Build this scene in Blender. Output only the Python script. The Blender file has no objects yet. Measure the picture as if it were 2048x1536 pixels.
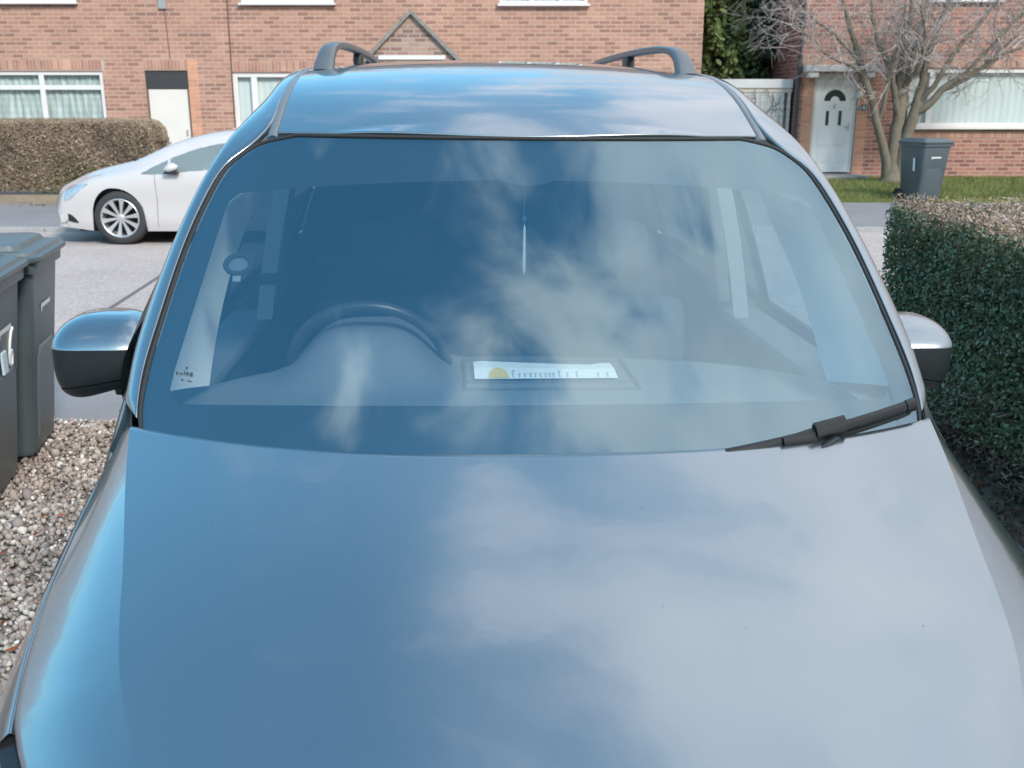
import bpy, bmesh, math, random
import numpy as np
from mathutils import Matrix, Vector
R = math.radians
rnd = random.Random(7)
C = bpy.context.scene.collection
S = bpy.context.scene

# ------------------------------------------------------------------ camera
cam = bpy.data.cameras.new('camera'); camo = bpy.data.objects.new('camera', cam); C.objects.link(camo)
camo.location = (0, 0, 1.7); camo.rotation_euler = (R(90 - 15.765), 0, 0)
cam.sensor_width = 36; cam.lens = 36 * 2012 / 2048; cam.clip_end = 500; cam.clip_start = .05
cam.dof.use_dof = True; cam.dof.focus_distance = 2.2; cam.dof.aperture_fstop = 10
S.camera = camo
# ------------------------------------------------------------------ sky
SUN_EL, SUN_AZ = 38, 150          # azimuth clockwise from +Y
W = bpy.data.worlds.new('World'); S.world = W; W.use_nodes = True
nt = W.node_tree; nt.nodes.clear()
def nd(t, typ, **k):
    n = t.nodes.new(typ)
    for a, b in k.items():
        if a.startswith('i_'):
            key = a[2:]; key = int(key) if key.isdigit() else key.replace('_', ' ')
            n.inputs[key].default_value = b
        else: setattr(n, a, b)
    return n
def world():
    L = nt.links.new
    out = nd(nt, 'ShaderNodeOutputWorld'); mix = nd(nt, 'ShaderNodeMixShader')
    sky = nd(nt, 'ShaderNodeTexSky', sky_type='NISHITA', sun_disc=False, sun_elevation=R(SUN_EL), sun_rotation=R(SUN_AZ))
    hs = nd(nt, 'ShaderNodeHueSaturation', i_Saturation=1.18, i_Value=1.2)
    air = nd(nt, 'ShaderNodeMix', data_type='RGBA', blend_type='MULTIPLY', i_0=1.0); air.inputs[7].default_value = (.92, 1.28, 1.08, 1)
    b1 = nd(nt, 'ShaderNodeBackground', i_Strength=.15)
    L(sky.outputs[0], hs.inputs['Color']); L(hs.outputs[0], air.inputs[6]); L(air.outputs[2], b1.inputs[0])
    tc = nd(nt, 'ShaderNodeTexCoord'); sp = nd(nt, 'ShaderNodeSeparateXYZ'); L(tc.outputs['Generated'], sp.inputs[0])
    zc = nd(nt, 'ShaderNodeMath', operation='MAXIMUM', i_1=.02); L(sp.outputs[2], zc.inputs[0])
    za = nd(nt, 'ShaderNodeMath', operation='ADD', i_1=.18); L(zc.outputs[0], za.inputs[0])
    dv = nd(nt, 'ShaderNodeVectorMath', operation='DIVIDE'); cb = nd(nt, 'ShaderNodeCombineXYZ')
    for i in range(3): L(za.outputs[0], cb.inputs[i])
    L(tc.outputs['Generated'], dv.inputs[0]); L(cb.outputs[0], dv.inputs[1])
    mp = nd(nt, 'ShaderNodeMapping'); mp.inputs['Location'].default_value = (3.1, 1.7, 0); mp.inputs['Rotation'].default_value = (0, 0, R(25)); mp.inputs['Scale'].default_value = (1, 1.5, 0)
    L(dv.outputs[0], mp.inputs[0])
    n1 = nd(nt, 'ShaderNodeTexNoise', i_Scale=4.2, i_Detail=4, i_Roughness=.5, i_Distortion=.4); L(mp.outputs[0], n1.inputs['Vector'])
    n2 = nd(nt, 'ShaderNodeTexNoise', i_Scale=3.6, i_Detail=3, i_Roughness=.5); L(mp.outputs[0], n2.inputs['Vector'])
    gx = nd(nt, 'ShaderNodeMath', operation='MULTIPLY_ADD', i_1=.52, i_2=.0); L(sp.outputs[0], gx.inputs[0])
    ad0 = nd(nt, 'ShaderNodeMath', operation='ADD'); L(n1.outputs[0], ad0.inputs[0]); L(gx.outputs[0], ad0.inputs[1])
    hz = nd(nt, 'ShaderNodeMapRange', interpolation_type='SMOOTHSTEP', i_1=.02, i_2=.36, i_3=1.2, i_4=0); L(sp.outputs[2], hz.inputs[0])
    ad = nd(nt, 'ShaderNodeMath', operation='ADD'); L(ad0.outputs[0], ad.inputs[0]); L(hz.outputs[0], ad.inputs[1])
    rp = nd(nt, 'ShaderNodeMapRange', interpolation_type='SMOOTHSTEP', i_1=.40, i_2=.70, i_3=0, i_4=1); L(ad.outputs[0], rp.inputs[0])
    cr = nd(nt, 'ShaderNodeValToRGB'); L(n2.outputs[0], cr.inputs[0])
    e = cr.color_ramp.elements
    e[0].position = .36; e[0].color = (.62, .67, .77, 1); e[1].position = .68; e[1].color = (.86, .84, .87, 1)
    b2 = nd(nt, 'ShaderNodeBackground', i_Strength=1.0); L(cr.outputs[0], b2.inputs[0])
    lo = nd(nt, 'ShaderNodeMapRange', interpolation_type='SMOOTHSTEP', i_1=.0, i_2=.75, i_3=.36, i_4=1.0); L(sp.outputs[2], lo.inputs[0]); L(lo.outputs[0], b2.inputs[1])
    L(rp.outputs[0], mix.inputs[0]); L(b1.outputs[0], mix.inputs[1]); L(b2.outputs[0], mix.inputs[2]); L(mix.outputs[0], out.inputs[0])
world()
sun = bpy.data.lights.new('sun', 'SUN'); suno = bpy.data.objects.new('sun', sun); C.objects.link(suno)
sun.energy = 2.1; sun.angle = R(14); sun.color = (1, .92, .84)
d = Vector((math.sin(R(SUN_AZ)) * math.cos(R(SUN_EL)), math.cos(R(SUN_AZ)) * math.cos(R(SUN_EL)), math.sin(R(SUN_EL))))
suno.rotation_euler = d.to_track_quat('Z', 'Y').to_euler(); suno.location = d * 30
S.view_settings.view_transform = 'Standard'; S.view_settings.look = 'None'; S.view_settings.gamma = 1; S.view_settings.exposure = .88
S.render.engine = 'CYCLES'; S.cycles.max_bounces = 8; S.cycles.transparent_max_bounces = 12

# ------------------------------------------------------------------ helpers
def tag(o, label=None, cat=None, group=None, kind=None):
    for k, v in (('label', label), ('category', cat), ('group', group), ('kind', kind)):
        if v: o[k] = v
    return o
def empty(name, loc, rz=0, **k):
    o = bpy.data.objects.new(name, None); C.objects.link(o); o.location = loc; o.rotation_euler = (0, 0, rz)
    o.empty_display_size = .1
    return tag(o, **k)
def link(name, me, mat, parent=None, smooth=False, **k):
    o = bpy.data.objects.new(name, me); C.objects.link(o)
    if mat is not None:
        for m in (mat if isinstance(mat, (list, tuple)) else [mat]): me.materials.append(m)
    if smooth: me.shade_smooth()
    if parent: o.parent = parent
    return tag(o, **k)
def mesh(name, v, f, mat, parent=None, smooth=False, **k):
    me = bpy.data.meshes.new(name); me.from_pydata([tuple(map(float, p)) for p in v], [], [tuple(q) for q in f]); me.update()
    return link(name, me, mat, parent, smooth, **k)
class MB:
    """collects shapes of one part"""
    def __init__(s): s.v = []; s.f = []; s.m = []
    def add(s, v, f, m=0):
        n = len(s.v); s.v += [tuple(map(float, p)) for p in v]; s.f += [tuple(i + n for i in q) for q in f]; s.m += [m] * len(f); return s
    def box(s, a, b, bev=0, m=0, rot=None, M=None):
        bm = bmesh.new(); bmesh.ops.create_cube(bm, size=1)
        a = Vector(a); b = Vector(b); c = (a + b) / 2; d = b - a
        for v in bm.verts: v.co = Vector((v.co.x * d.x, v.co.y * d.y, v.co.z * d.z))
        if bev: bmesh.ops.bevel(bm, geom=bm.edges[:], offset=bev, segments=2, profile=.5, affect='EDGES')
        T = Matrix.Translation(c) @ (rot.to_4x4() if rot else Matrix())
        if M is not None: T = M @ T
        s.add([T @ v.co for v in bm.verts], [[v.index for v in f.verts] for f in bm.faces], m); bm.free(); return s
    def tube(s, pts, r, n=8, cap=True, m=0, sq=None):
        pts = [Vector(p) for p in pts]; N = len(pts); rr = r if isinstance(r, (list, tuple)) else [r] * N
        up = None; V = []; F = []
        for i, p in enumerate(pts):
            t = (pts[min(i + 1, N - 1)] - pts[max(i - 1, 0)]).normalized()
            if up is None:
                up = Vector((0, 0, 1)) if abs(t.z) < .9 else Vector((1, 0, 0))
            a = t.cross(up).normalized(); b = a.cross(t).normalized(); up = b
            for k in range(n):
                q = 2 * math.pi * (k + .5) / n; ca, sa = math.cos(q), math.sin(q)
                if sq: ca = math.copysign(abs(ca) ** .5, ca) * sq[0]; sa = math.copysign(abs(sa) ** .5, sa) * sq[1]
                V.append(p + (a * ca + b * sa) * rr[i])
        for i in range(N - 1):
            for k in range(n):
                k2 = (k + 1) % n; F.append((i * n + k, i * n + k2, (i + 1) * n + k2, (i + 1) * n + k))
        if cap: F.append(tuple(range(n))[::-1]); F.append(tuple((N - 1) * n + k for k in range(n)))
        return s.add(V, F, m)
    def lathe(s, prof, c, axis='y', n=48, m=0):
        """prof: list (r, h) ; revolved about axis through c"""
        V = []; F = []
        for (r, h) in prof:
            for k in range(n):
                q = 2 * math.pi * k / n; a, b = r * math.cos(q), r * math.sin(q)
                V.append((c[0] + a, c[1] + h, c[2] + b) if axis == 'y' else (c[0] + h, c[1] + a, c[2] + b) if axis == 'x' else (c[0] + a, c[1] + b, c[2] + h))
        for i in range(len(prof) - 1):
            for k in range(n):
                k2 = (k + 1) % n; F.append((i * n + k, i * n + k2, (i + 1) * n + k2, (i + 1) * n + k))
        return s.add(V, F, m)
    def build(s, name, mat, parent=None, smooth=False, **k):
        me = bpy.data.meshes.new(name); me.from_pydata(s.v, [], s.f)
        me.polygons.foreach_set('material_index', s.m); me.update()
        bm = bmesh.new(); bm.from_mesh(me); bmesh.ops.recalc_face_normals(bm, faces=bm.faces[:]); bm.to_mesh(me); bm.free()
        o = link(name, me, mat, parent, False, **k)
        if smooth: me.shade_smooth(); me.set_sharp_from_angle(angle=R(smooth if smooth > 1 else 35))
        return o
def cs(tab):
    """natural cubic spline through [(x, y...)]"""
    x = np.array([t[0] for t in tab], float); Y = np.array([t[1:] for t in tab], float); n = len(x); h = np.diff(x)
    A = np.zeros((n, n)); B = np.zeros((n, Y.shape[1])); A[0, 0] = A[-1, -1] = 1
    for i in range(1, n - 1):
        A[i, i - 1] = h[i - 1]; A[i, i] = 2 * (h[i - 1] + h[i]); A[i, i + 1] = h[i]
        B[i] = 6 * ((Y[i + 1] - Y[i]) / h[i] - (Y[i] - Y[i - 1]) / h[i - 1])
    M = np.linalg.solve(A, B)
    def fn(q):
        q = np.clip(np.asarray(q, float), x[0], x[-1]); i = np.clip(np.searchsorted(x, q) - 1, 0, n - 2)
        a = (x[i + 1] - q)[..., None]; b = (q - x[i])[..., None]; hh = h[i][..., None]
        r = M[i] * a ** 3 / (6 * hh) + M[i + 1] * b ** 3 / (6 * hh) + (Y[i] / hh - M[i] * hh / 6) * a + (Y[i + 1] / hh - M[i + 1] * hh / 6) * b
        return r[..., 0] if Y.shape[1] == 1 else r
    return fn
def curve(pts, n):
    """points resampled along a smooth curve, chord-length parameter"""
    pts = np.array(pts, float); keep = np.r_[True, np.linalg.norm(np.diff(pts, axis=0), axis=1) > 1e-6]; pts = pts[keep]
    d = np.r_[0, np.cumsum(np.linalg.norm(np.diff(pts, axis=0), axis=1))]
    return cs([(d[i],) + tuple(pts[i]) for i in range(len(pts))])(np.linspace(0, d[-1], n))
def grid_vf(P, flip=False):
    P = np.asarray(P); r, c, _ = P.shape; V = P.reshape(-1, 3); F = []
    for i in range(r - 1):
        for j in range(c - 1):
            a = i * c + j; q = (a, a + 1, a + c + 1, a + c); F.append(q[::-1] if flip else q)
    return V, F
def flanged(P, sides, out, drop=.014, gap=.0015):
    """bend the chosen edges inwards like a pressed panel. out: rough outward direction"""
    P = np.asarray(P, float)
    du = np.gradient(P, axis=0); dv = np.gradient(P, axis=1); N = np.cross(du, dv); N /= np.linalg.norm(N, axis=2, keepdims=True) + 1e-12
    if (N.mean(axis=(0, 1)) @ np.array(out)) < 0: N = -N
    def one(P, N, ax, end):
        idx = 0 if end == 0 else -1
        e = np.take(P, idx, axis=ax); nb = np.take(P, 1 if end == 0 else -2, axis=ax); ne = np.take(N, idx, axis=ax)
        t = e - nb; t /= np.linalg.norm(t, axis=1, keepdims=True) + 1e-12
        e1 = e - t * (gap + .0025); e2 = e - t * gap * 1.3 - ne * .0012; e3 = e - t * gap - ne * .004; e4 = e - t * gap - ne * drop
        rows = [e1, e2, e3, e4]
        if end == 0: body = np.take(P, range(1, P.shape[ax]), axis=ax); rows = rows[::-1]
        else: body = np.take(P, range(0, P.shape[ax] - 1), axis=ax)
        R_ = np.stack(rows, axis=ax); n4 = np.stack([ne] * 4, axis=ax)
        nb_ = np.take(N, range(1, N.shape[ax]), axis=ax) if end == 0 else np.take(N, range(0, N.shape[ax] - 1), axis=ax)
        return (np.concatenate([R_, body], axis=ax), np.concatenate([n4, nb_], axis=ax)) if end == 0 else (np.concatenate([body, R_], axis=ax), np.concatenate([nb_, n4], axis=ax))
    for sd in sides:
        ax, end = {'r0': (0, 0), 'r1': (0, 1), 'c0': (1, 0), 'c1': (1, 1)}[sd]
        P, N = one(P, N, ax, end)
    return P
def mir(P): Q = np.array(P, float).copy(); Q[..., 0] *= -1; return Q

# ------------------------------------------------------------------ materials
MATS = {}
def mat(name):
    m = bpy.data.materials.new(name); m.use_nodes = True; t = m.node_tree; t.nodes.clear()
    o = nd(t, 'ShaderNodeOutputMaterial'); MATS[name] = m
    return m, t, o
def pbr(name, col, rough=.6, metal=0, coat=0, var=.12, vs=6, bump=0, bs=60, spec=.5, coatr=.03, sheen=0):
    m, t, o = mat(name); L = t.links.new
    b = nd(t, 'ShaderNodeBsdfPrincipled', i_Roughness=rough, i_Metallic=metal)
    b.inputs['Coat Weight'].default_value = coat; b.inputs['Coat Roughness'].default_value = coatr
    b.inputs['Specular IOR Level'].default_value = spec
    tc = nd(t, 'ShaderNodeTexCoord'); n = nd(t, 'ShaderNodeTexNoise', i_Scale=vs, i_Detail=5); L(tc.outputs['Object'], n.inputs['Vector'])
    c = nd(t, 'ShaderNodeMix', data_type='RGBA'); L(n.outputs[0], c.inputs[0])
    c.inputs[6].default_value = tuple(x * (1 - var) for x in col) + (1,); c.inputs[7].default_value = tuple(min(1, x * (1 + var)) for x in col) + (1,)
    L(c.outputs[2], b.inputs['Base Color'])
    if bump:
        n2 = nd(t, 'ShaderNodeTexNoise', i_Scale=bs, i_Detail=4); L(tc.outputs['Object'], n2.inputs['Vector'])
        bp = nd(t, 'ShaderNodeBump', i_Strength=bump, i_Distance=.01); L(n2.outputs[0], bp.inputs['Height']); L(bp.outputs[0], b.inputs['Normal'])
    L(b.outputs[0], o.inputs[0]); return m
def paint_mat():
    m, t, o = mat('grey_metallic_paint'); L = t.links.new
    b = nd(t, 'ShaderNodeBsdfPrincipled', i_Metallic=.92, i_Roughness=.24)
    b.inputs['Coat Weight'].default_value = 1; b.inputs['Coat Roughness'].default_value = .03; b.inputs['Coat IOR'].default_value = 1.55
    tc = nd(t, 'ShaderNodeTexCoord'); n = nd(t, 'ShaderNodeTexNoise', i_Scale=2.5, i_Detail=6); L(tc.outputs['Object'], n.inputs['Vector'])
    mr = nd(t, 'ShaderNodeMapRange', i_3=.19, i_4=.30); L(n.outputs[0], mr.inputs[0]); L(mr.outputs[0], b.inputs['Roughness'])
    # dust film and a few specks of grit
    v = nd(t, 'ShaderNodeTexVoronoi', i_Scale=24); L(tc.outputs['Object'], v.inputs['Vector'])
    sp = nd(t, 'ShaderNodeMath', operation='LESS_THAN', i_1=.03); L(v.outputs['Distance'], sp.inputs[0])
    wn = nd(t, 'ShaderNodeSeparateColor'); L(v.outputs['Color'], wn.inputs[0])
    keep = nd(t, 'ShaderNodeMath', operation='GREATER_THAN', i_1=.55); L(wn.outputs[0], keep.inputs[0])
    mu = nd(t, 'ShaderNodeMath', operation='MULTIPLY'); L(sp.outputs[0], mu.inputs[0]); L(keep.outputs[0], mu.inputs[1])
    c = nd(t, 'ShaderNodeMix', data_type='RGBA'); c.inputs[6].default_value = (.29, .345, .375, 1)
    L(mu.outputs[0], c.inputs[0])
    dk = nd(t, 'ShaderNodeMix', data_type='RGBA'); dk.inputs[6].default_value = (.03, .03, .03, 1); dk.inputs[7].default_value = (.42, .44, .45, 1)
    g2 = nd(t, 'ShaderNodeMath', operation='GREATER_THAN', i_1=.5); L(wn.outputs[1], g2.inputs[0]); L(g2.outputs[0], dk.inputs[0]); L(dk.outputs[2], c.inputs[7])
    fb = nd(t, 'ShaderNodeTexNoise', i_Scale=26, i_Detail=3); L(tc.outputs['Object'], fb.inputs['Vector'])
    bp = nd(t, 'ShaderNodeBump', i_Strength=.05, i_Distance=.004); L(fb.outputs[0], bp.inputs['Height']); L(bp.outputs[0], b.inputs['Normal']); L(bp.outputs[0], b.inputs['Coat Normal'])
    L(c.outputs[2], b.inputs['Base Color'])
    im = nd(t, 'ShaderNodeMath', operation='SUBTRACT', i_0=1.0); L(mu.outputs[0], im.inputs[1]); L(im.outputs[0], b.inputs['Coat Weight'])
    L(b.outputs[0], o.inputs[0]); return m
def glass_mat(name, tint, ior=1.9, rough=.0, gl=(.8, .95, 1)):
    m, t, o = mat(name); L = t.links.new
    tr = nd(t, 'ShaderNodeBsdfTransparent'); tr.inputs[0].default_value = tint + (1,)
    g = nd(t, 'ShaderNodeBsdfGlossy', i_Roughness=rough); g.inputs[0].default_value = gl + (1,)
    f0 = ((ior - 1) / (ior + 1)) ** 2; ge = nd(t, 'ShaderNodeNewGeometry')
    dt = nd(t, 'ShaderNodeVectorMath', operation='DOT_PRODUCT'); L(ge.outputs['Normal'], dt.inputs[0]); L(ge.outputs['Incoming'], dt.inputs[1])
    ab = nd(t, 'ShaderNodeMath', operation='ABSOLUTE'); L(dt.outputs['Value'], ab.inputs[0])
    om = nd(t, 'ShaderNodeMath', operation='SUBTRACT', i_0=1.0); L(ab.outputs[0], om.inputs[1])
    pw = nd(t, 'ShaderNodeMath', operation='POWER', i_1=5.0); L(om.outputs[0], pw.inputs[0])
    fr = nd(t, 'ShaderNodeMath', operation='MULTIPLY_ADD', i_1=1 - f0, i_2=f0); L(pw.outputs[0], fr.inputs[0]); mx = nd(t, 'ShaderNodeMixShader')
    L(fr.outputs[0], mx.inputs[0]); L(tr.outputs[0], mx.inputs[1]); L(g.outputs[0], mx.inputs[2]); L(mx.outputs[0], o.inputs[0]); return m
def brick_mat(name, c1, c2, mortar, dark, off=0.0, frac=.30):
    m, t, o = mat(name); L = t.links.new
    b = nd(t, 'ShaderNodeBsdfPrincipled', i_Roughness=.9); b.inputs['Specular IOR Level'].default_value = .2
    ge = nd(t, 'ShaderNodeNewGeometry'); sp = nd(t, 'ShaderNodeSeparateXYZ'); L(ge.outputs['Position'], sp.inputs[0])
    ns = nd(t, 'ShaderNodeSeparateXYZ'); L(ge.outputs['Normal'], ns.inputs[0])
    ab = nd(t, 'ShaderNodeMath', operation='ABSOLUTE'); L(ns.outputs[0], ab.inputs[0])
    gt = nd(t, 'ShaderNodeMath', operation='GREATER_THAN', i_1=.6); L(ab.outputs[0], gt.inputs[0])
    mx = nd(t, 'ShaderNodeMix', data_type='FLOAT'); L(gt.outputs[0], mx.inputs[0]); L(sp.outputs[0], mx.inputs[2]); L(sp.outputs[1], mx.inputs[3])
    cb = nd(t, 'ShaderNodeCombineXYZ'); L(mx.outputs[0], cb.inputs[0]); L(sp.outputs[2], cb.inputs[1])
    br = nd(t, 'ShaderNodeTexBrick', i_Scale=1.0, i_Mortar_Size=.013, i_Mortar_Smooth=.3, i_Bias=0.0, i_Brick_Width=.25, i_Row_Height=.086)
    br.inputs['Color1'].default_value = (0, 0, 0, 1); br.inputs['Color2'].default_value = (1, 1, 1, 1); br.inputs['Mortar'].default_value = (.5, .5, .5, 1)
    L(cb.outputs[0], br.inputs['Vector'])
    cr = nd(t, 'ShaderNodeValToRGB'); L(br.outputs['Color'], cr.inputs[0]); e = cr.color_ramp.elements
    e[0].position = 0; e[0].color = dark + (1,); e[1].position = 1; e[1].color = c2 + (1,)
    a = e.new(frac); a.color = tuple((x * .6 + y * .4) for x, y in zip(dark, c1)) + (1,); a = e.new(frac + .12); a.color = c1 + (1,)
    # blotches and weathering
    n = nd(t, 'ShaderNodeTexNoise', i_Scale=.7, i_Detail=6, i_Roughness=.6); L(cb.outputs[0], n.inputs['Vector'])
    n3 = nd(t, 'ShaderNodeTexNoise', i_Scale=45, i_Detail=3); L(cb.outputs[0], n3.inputs['Vector'])
    mo = nd(t, 'ShaderNodeMix', data_type='RGBA'); L(br.outputs['Fac'], mo.inputs[0]); L(cr.outputs[0], mo.inputs[6]); mo.inputs[7].default_value = mortar + (1,)
    mr = nd(t, 'ShaderNodeMapRange', i_1=.3, i_2=.7, i_3=.86, i_4=1.1); L(n.outputs[0], mr.inputs[0])
    mr2 = nd(t, 'ShaderNodeMapRange', i_1=.3, i_2=.7, i_3=.9, i_4=1.1); L(n3.outputs[0], mr2.inputs[0])
    pm = nd(t, 'ShaderNodeMath', operation='MULTIPLY'); L(mr.outputs[0], pm.inputs[0]); L(mr2.outputs[0], pm.inputs[1])
    hv = nd(t, 'ShaderNodeHueSaturation'); L(mo.outputs[2], hv.inputs['Color']); L(pm.outputs[0], hv.inputs['Value']); L(hv.outputs[0], b.inputs['Base Color'])
    inv = nd(t, 'ShaderNodeMath', operation='SUBTRACT', i_0=1); L(br.outputs['Fac'], inv.inputs[1])
    bp = nd(t, 'ShaderNodeBump', i_Strength=.6, i_Distance=.006); L(inv.outputs[0], bp.inputs['Height']); L(bp.outputs[0], b.inputs['Normal'])
    L(b.outputs[0], o.inputs[0]); return m
def island_mat(name, cols, rough=.7, trans=0, spec=.3):
    """random colour for every leaf / pebble / brick of a mesh"""
    m, t, o = mat(name); L = t.links.new
    ge = nd(t, 'ShaderNodeNewGeometry'); cr = nd(t, 'ShaderNodeValToRGB'); L(ge.outputs['Random Per Island'], cr.inputs[0])
    e = cr.color_ramp.elements; n = len(cols)
    while len(e) < n: e.new(.5)
    for i, c in enumerate(cols): e[i].position = i / (n - 1); e[i].color = tuple(c) + (1,)
    b = nd(t, 'ShaderNodeBsdfPrincipled', i_Roughness=rough); b.inputs['Specular IOR Level'].default_value = spec
    tc = nd(t, 'ShaderNodeTexCoord'); nz = nd(t, 'ShaderNodeTexNoise', i_Scale=1.6, i_Detail=4); L(tc.outputs['Object'], nz.inputs['Vector'])
    mr = nd(t, 'ShaderNodeMapRange', i_1=.3, i_2=.7, i_3=.75, i_4=1.25); L(nz.outputs[0], mr.inputs[0])
    hv = nd(t, 'ShaderNodeHueSaturation'); L(cr.outputs[0], hv.inputs['Color']); L(mr.outputs[0], hv.inputs['Value'])
    L(hv.outputs[0], b.inputs['Base Color'])
    if trans:
        tl = nd(t, 'ShaderNodeBsdfTranslucent'); L(hv.outputs[0], tl.inputs[0]); mx = nd(t, 'ShaderNodeMixShader', i_0=trans)
        L(b.outputs[0], mx.inputs[1]); L(tl.outputs[0], mx.inputs[2]); L(mx.outputs[0], o.inputs[0])
    else: L(b.outputs[0], o.inputs[0])
    return m
def ground_mat(name, c1, c2, speck, s=120, rough=.9, patch=.9, bump=.4, speckamt=.5):
    m, t, o = mat(name); L = t.links.new
    b = nd(t, 'ShaderNodeBsdfPrincipled', i_Roughness=rough); b.inputs['Specular IOR Level'].default_value = .25
    ge = nd(t, 'ShaderNodeNewGeometry')
    n = nd(t, 'ShaderNodeTexNoise', i_Scale=patch, i_Detail=7, i_Roughness=.65); L(ge.outputs['Position'], n.inputs['Vector'])
    n2 = nd(t, 'ShaderNodeTexVoronoi', i_Scale=s); L(ge.outputs['Position'], n2.inputs['Vector'])
    sc = nd(t, 'ShaderNodeSeparateColor'); L(n2.outputs['Color'], sc.inputs[0])
    a = nd(t, 'ShaderNodeMix', data_type='RGBA'); a.inputs[6].default_value = c1 + (1,); a.inputs[7].default_value = c2 + (1,)
    mr = nd(t, 'ShaderNodeMapRange', i_1=.35, i_2=.65); L(n.outputs[0], mr.inputs[0]); L(mr.outputs[0], a.inputs[0])
    k = nd(t, 'ShaderNodeMapRange', i_1=.6, i_2=1, i_3=0, i_4=speckamt); L(sc.outputs[0], k.inputs[0])
    c = nd(t, 'ShaderNodeMix', data_type='RGBA'); L(k.outputs[0], c.inputs[0]); L(a.outputs[2], c.inputs[6]); c.inputs[7].default_value = speck + (1,)
    L(c.outputs[2], b.inputs['Base Color'])
    bp = nd(t, 'ShaderNodeBump', i_Strength=bump, i_Distance=.005); L(sc.outputs[1], bp.inputs['Height']); L(bp.outputs[0], b.inputs['Normal'])
    L(b.outputs[0], o.inputs[0]); return m
PAINT = paint_mat()
GLASS = glass_mat('windscreen_glass', (.80, .90, .92), 3.15, gl=(.66, .93, 1.04))
SIDEGLASS = glass_mat('side_window_glass', (.36, .44, .47), 1.4)
REARGLASS = glass_mat('tinted_rear_glass', (.10, .13, .14), 1.5)
FRIT = pbr('black_glass_border', (.012, .016, .02), .5)
BLACK = pbr('black_trim_plastic', (.012, .018, .021), .4, bump=.05, bs=400)
RUBBER = pbr('black_rubber', (.018, .02, .022), .75)
SEAM = pbr('dark_seam', (.008, .01, .012), .8)
CHROME = pbr('chrome', (.7, .72, .74), .12, metal=1)
RAILM = pbr('grey_rail_paint', (.14, .16, .175), .34, metal=.4)
LENS = glass_mat('headlight_lens', (.9, .93, .95), 1.6)
DASH = pbr('dashboard_plastic', (.15, .165, .18), .6, bump=.15, bs=500)
TRIM = pbr('pale_interior_trim', (.82, .84, .84), .7)
FABRIC = pbr('dark_seat_fabric', (.065, .08, .10), .9, bump=.3, bs=300)
BELT = pbr('grey_belt_webbing', (.30, .33, .35), .7)
PAPER = pbr('white_paper', (.82, .84, .84), .8, var=.02)
YELLOW = pbr('yellow_print', (.80, .55, .12), .7)
INK = pbr('grey_ink', (.35, .38, .40), .8)
WHITE = pbr('white_pvc', (.70, .70, .69), .4, var=.04)
BIN = pbr('dark_grey_bin_plastic', (.085, .112, .122), .36, var=.2, vs=3, bump=.15, bs=250)
WPAINT = pbr('white_marking', (.72, .75, .76), .6)
CARW = pbr('white_car_paint', (.53, .515, .515), .35, coat=1, var=.03)
ALLOY = pbr('silver_alloy', (.62, .62, .62), .35, metal=.7)
TYRE = pbr('tyre_rubber', (.035, .037, .04), .8)
DARKIN = pbr('dark_interior', (.02, .022, .025), .9)

# ------------------------------------------------------------------ setting
ROADZ, PAVZ = -.10, -.045
def sheet(name, x0, x1, y0, y1, z, m, n=1, **k):
    return mesh(name, [(x0, y0, z), (x1, y0, z), (x1, y1, z), (x0, y1, z)], [(0, 1, 2, 3)], m, kind='structure', **k)
EARTH = ground_mat('earth', (.10, .085, .065), (.16, .13, .10), (.25, .2, .15), 90)
ROADM = ground_mat('road_surface', (.335, .300, .285), (.41, .37, .355), (.62, .56, .53), 55, patch=.5, speckamt=.55)
PAVM = ground_mat('pavement_asphalt', (.205, .205, .215), (.25, .25, .26), (.33, .33, .34), 70, patch=.6, speckamt=.25)
DRIVE = ground_mat('driveway_slabs', (.17, .16, .16), (.23, .22, .215), (.3, .3, .3), 80)
KERB = ground_mat('kerb_stone', (.30, .30, .31), (.37, .36, .36), (.45, .45, .45), 60)
sheet('ground', -150, 150, -60, 200, -.115, EARTH)
sheet('road', -80, 80, 7.35, 14.3, ROADZ, ROADM)
sheet('pavement_far', -80, 80, 14.45, 18.0, PAVZ, PAVM)
sheet('pavement_near', -80, 80, 5.32, 7.2, PAVZ, PAVM)
for nm, y in (('kerb_far', 14.3), ('kerb_near', 7.2)):
    b = MB(); x = -24.0
    while x < 24: b.box((x, y + .002, -.3), (x + .905, y + .148, PAVZ + .004), .008); x += .915
    b.build(nm, KERB, kind='structure')
b = MB(); b.box((-.92, -3, -.3), (2.02, 5.30, -.004)); b.build('driveway', DRIVE, kind='structure')
b = MB(); b.box((-4.2, -3, -.3), (-.93, 5.30, -.035)); b.build('gravel_base', ground_mat('gravel_base', (.16, .14, .13), (.25, .22, .2), (.4, .38, .36), 40), kind='structure')
b = MB(); b.box((2.03, -3, -.3), (6.5, 5.30, -.02)); b.build('hedge_bed', EARTH, kind='structure')
b = MB(); b.box((5.55, 18.02, -.3), (30, 22.99, .02)); b.build('lawn_soil', ground_mat('lawn', (.09, .12, .03), (.14, .16, .045), (.22, .2, .08), 50), kind='structure')
b = MB(); b.box((-30, 18.02, -.3), (5.54, 22.99, .01)); b.build('front_garden', ground_mat('garden_paving', (.2, .19, .18), (.26, .25, .24), (.3, .3, .3), 50), kind='structure')
# tar seam across the road
b = MB(); p0 = Vector((-3.97, 11.9, ROADZ + .004)); p1 = Vector((-3.5, 8.0, ROADZ + .004)); pts = []
b.add([(-4.01, 14.0, ROADZ + .004), (-3.97, 14.0, ROADZ + .004), (-3.47, 7.4, ROADZ + .004), (-3.52, 7.4, ROADZ + .004)], [(0, 1, 2, 3)])
b.build('tar_joint', pbr('tar', (.13, .125, .13), .8), kind='structure')
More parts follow.
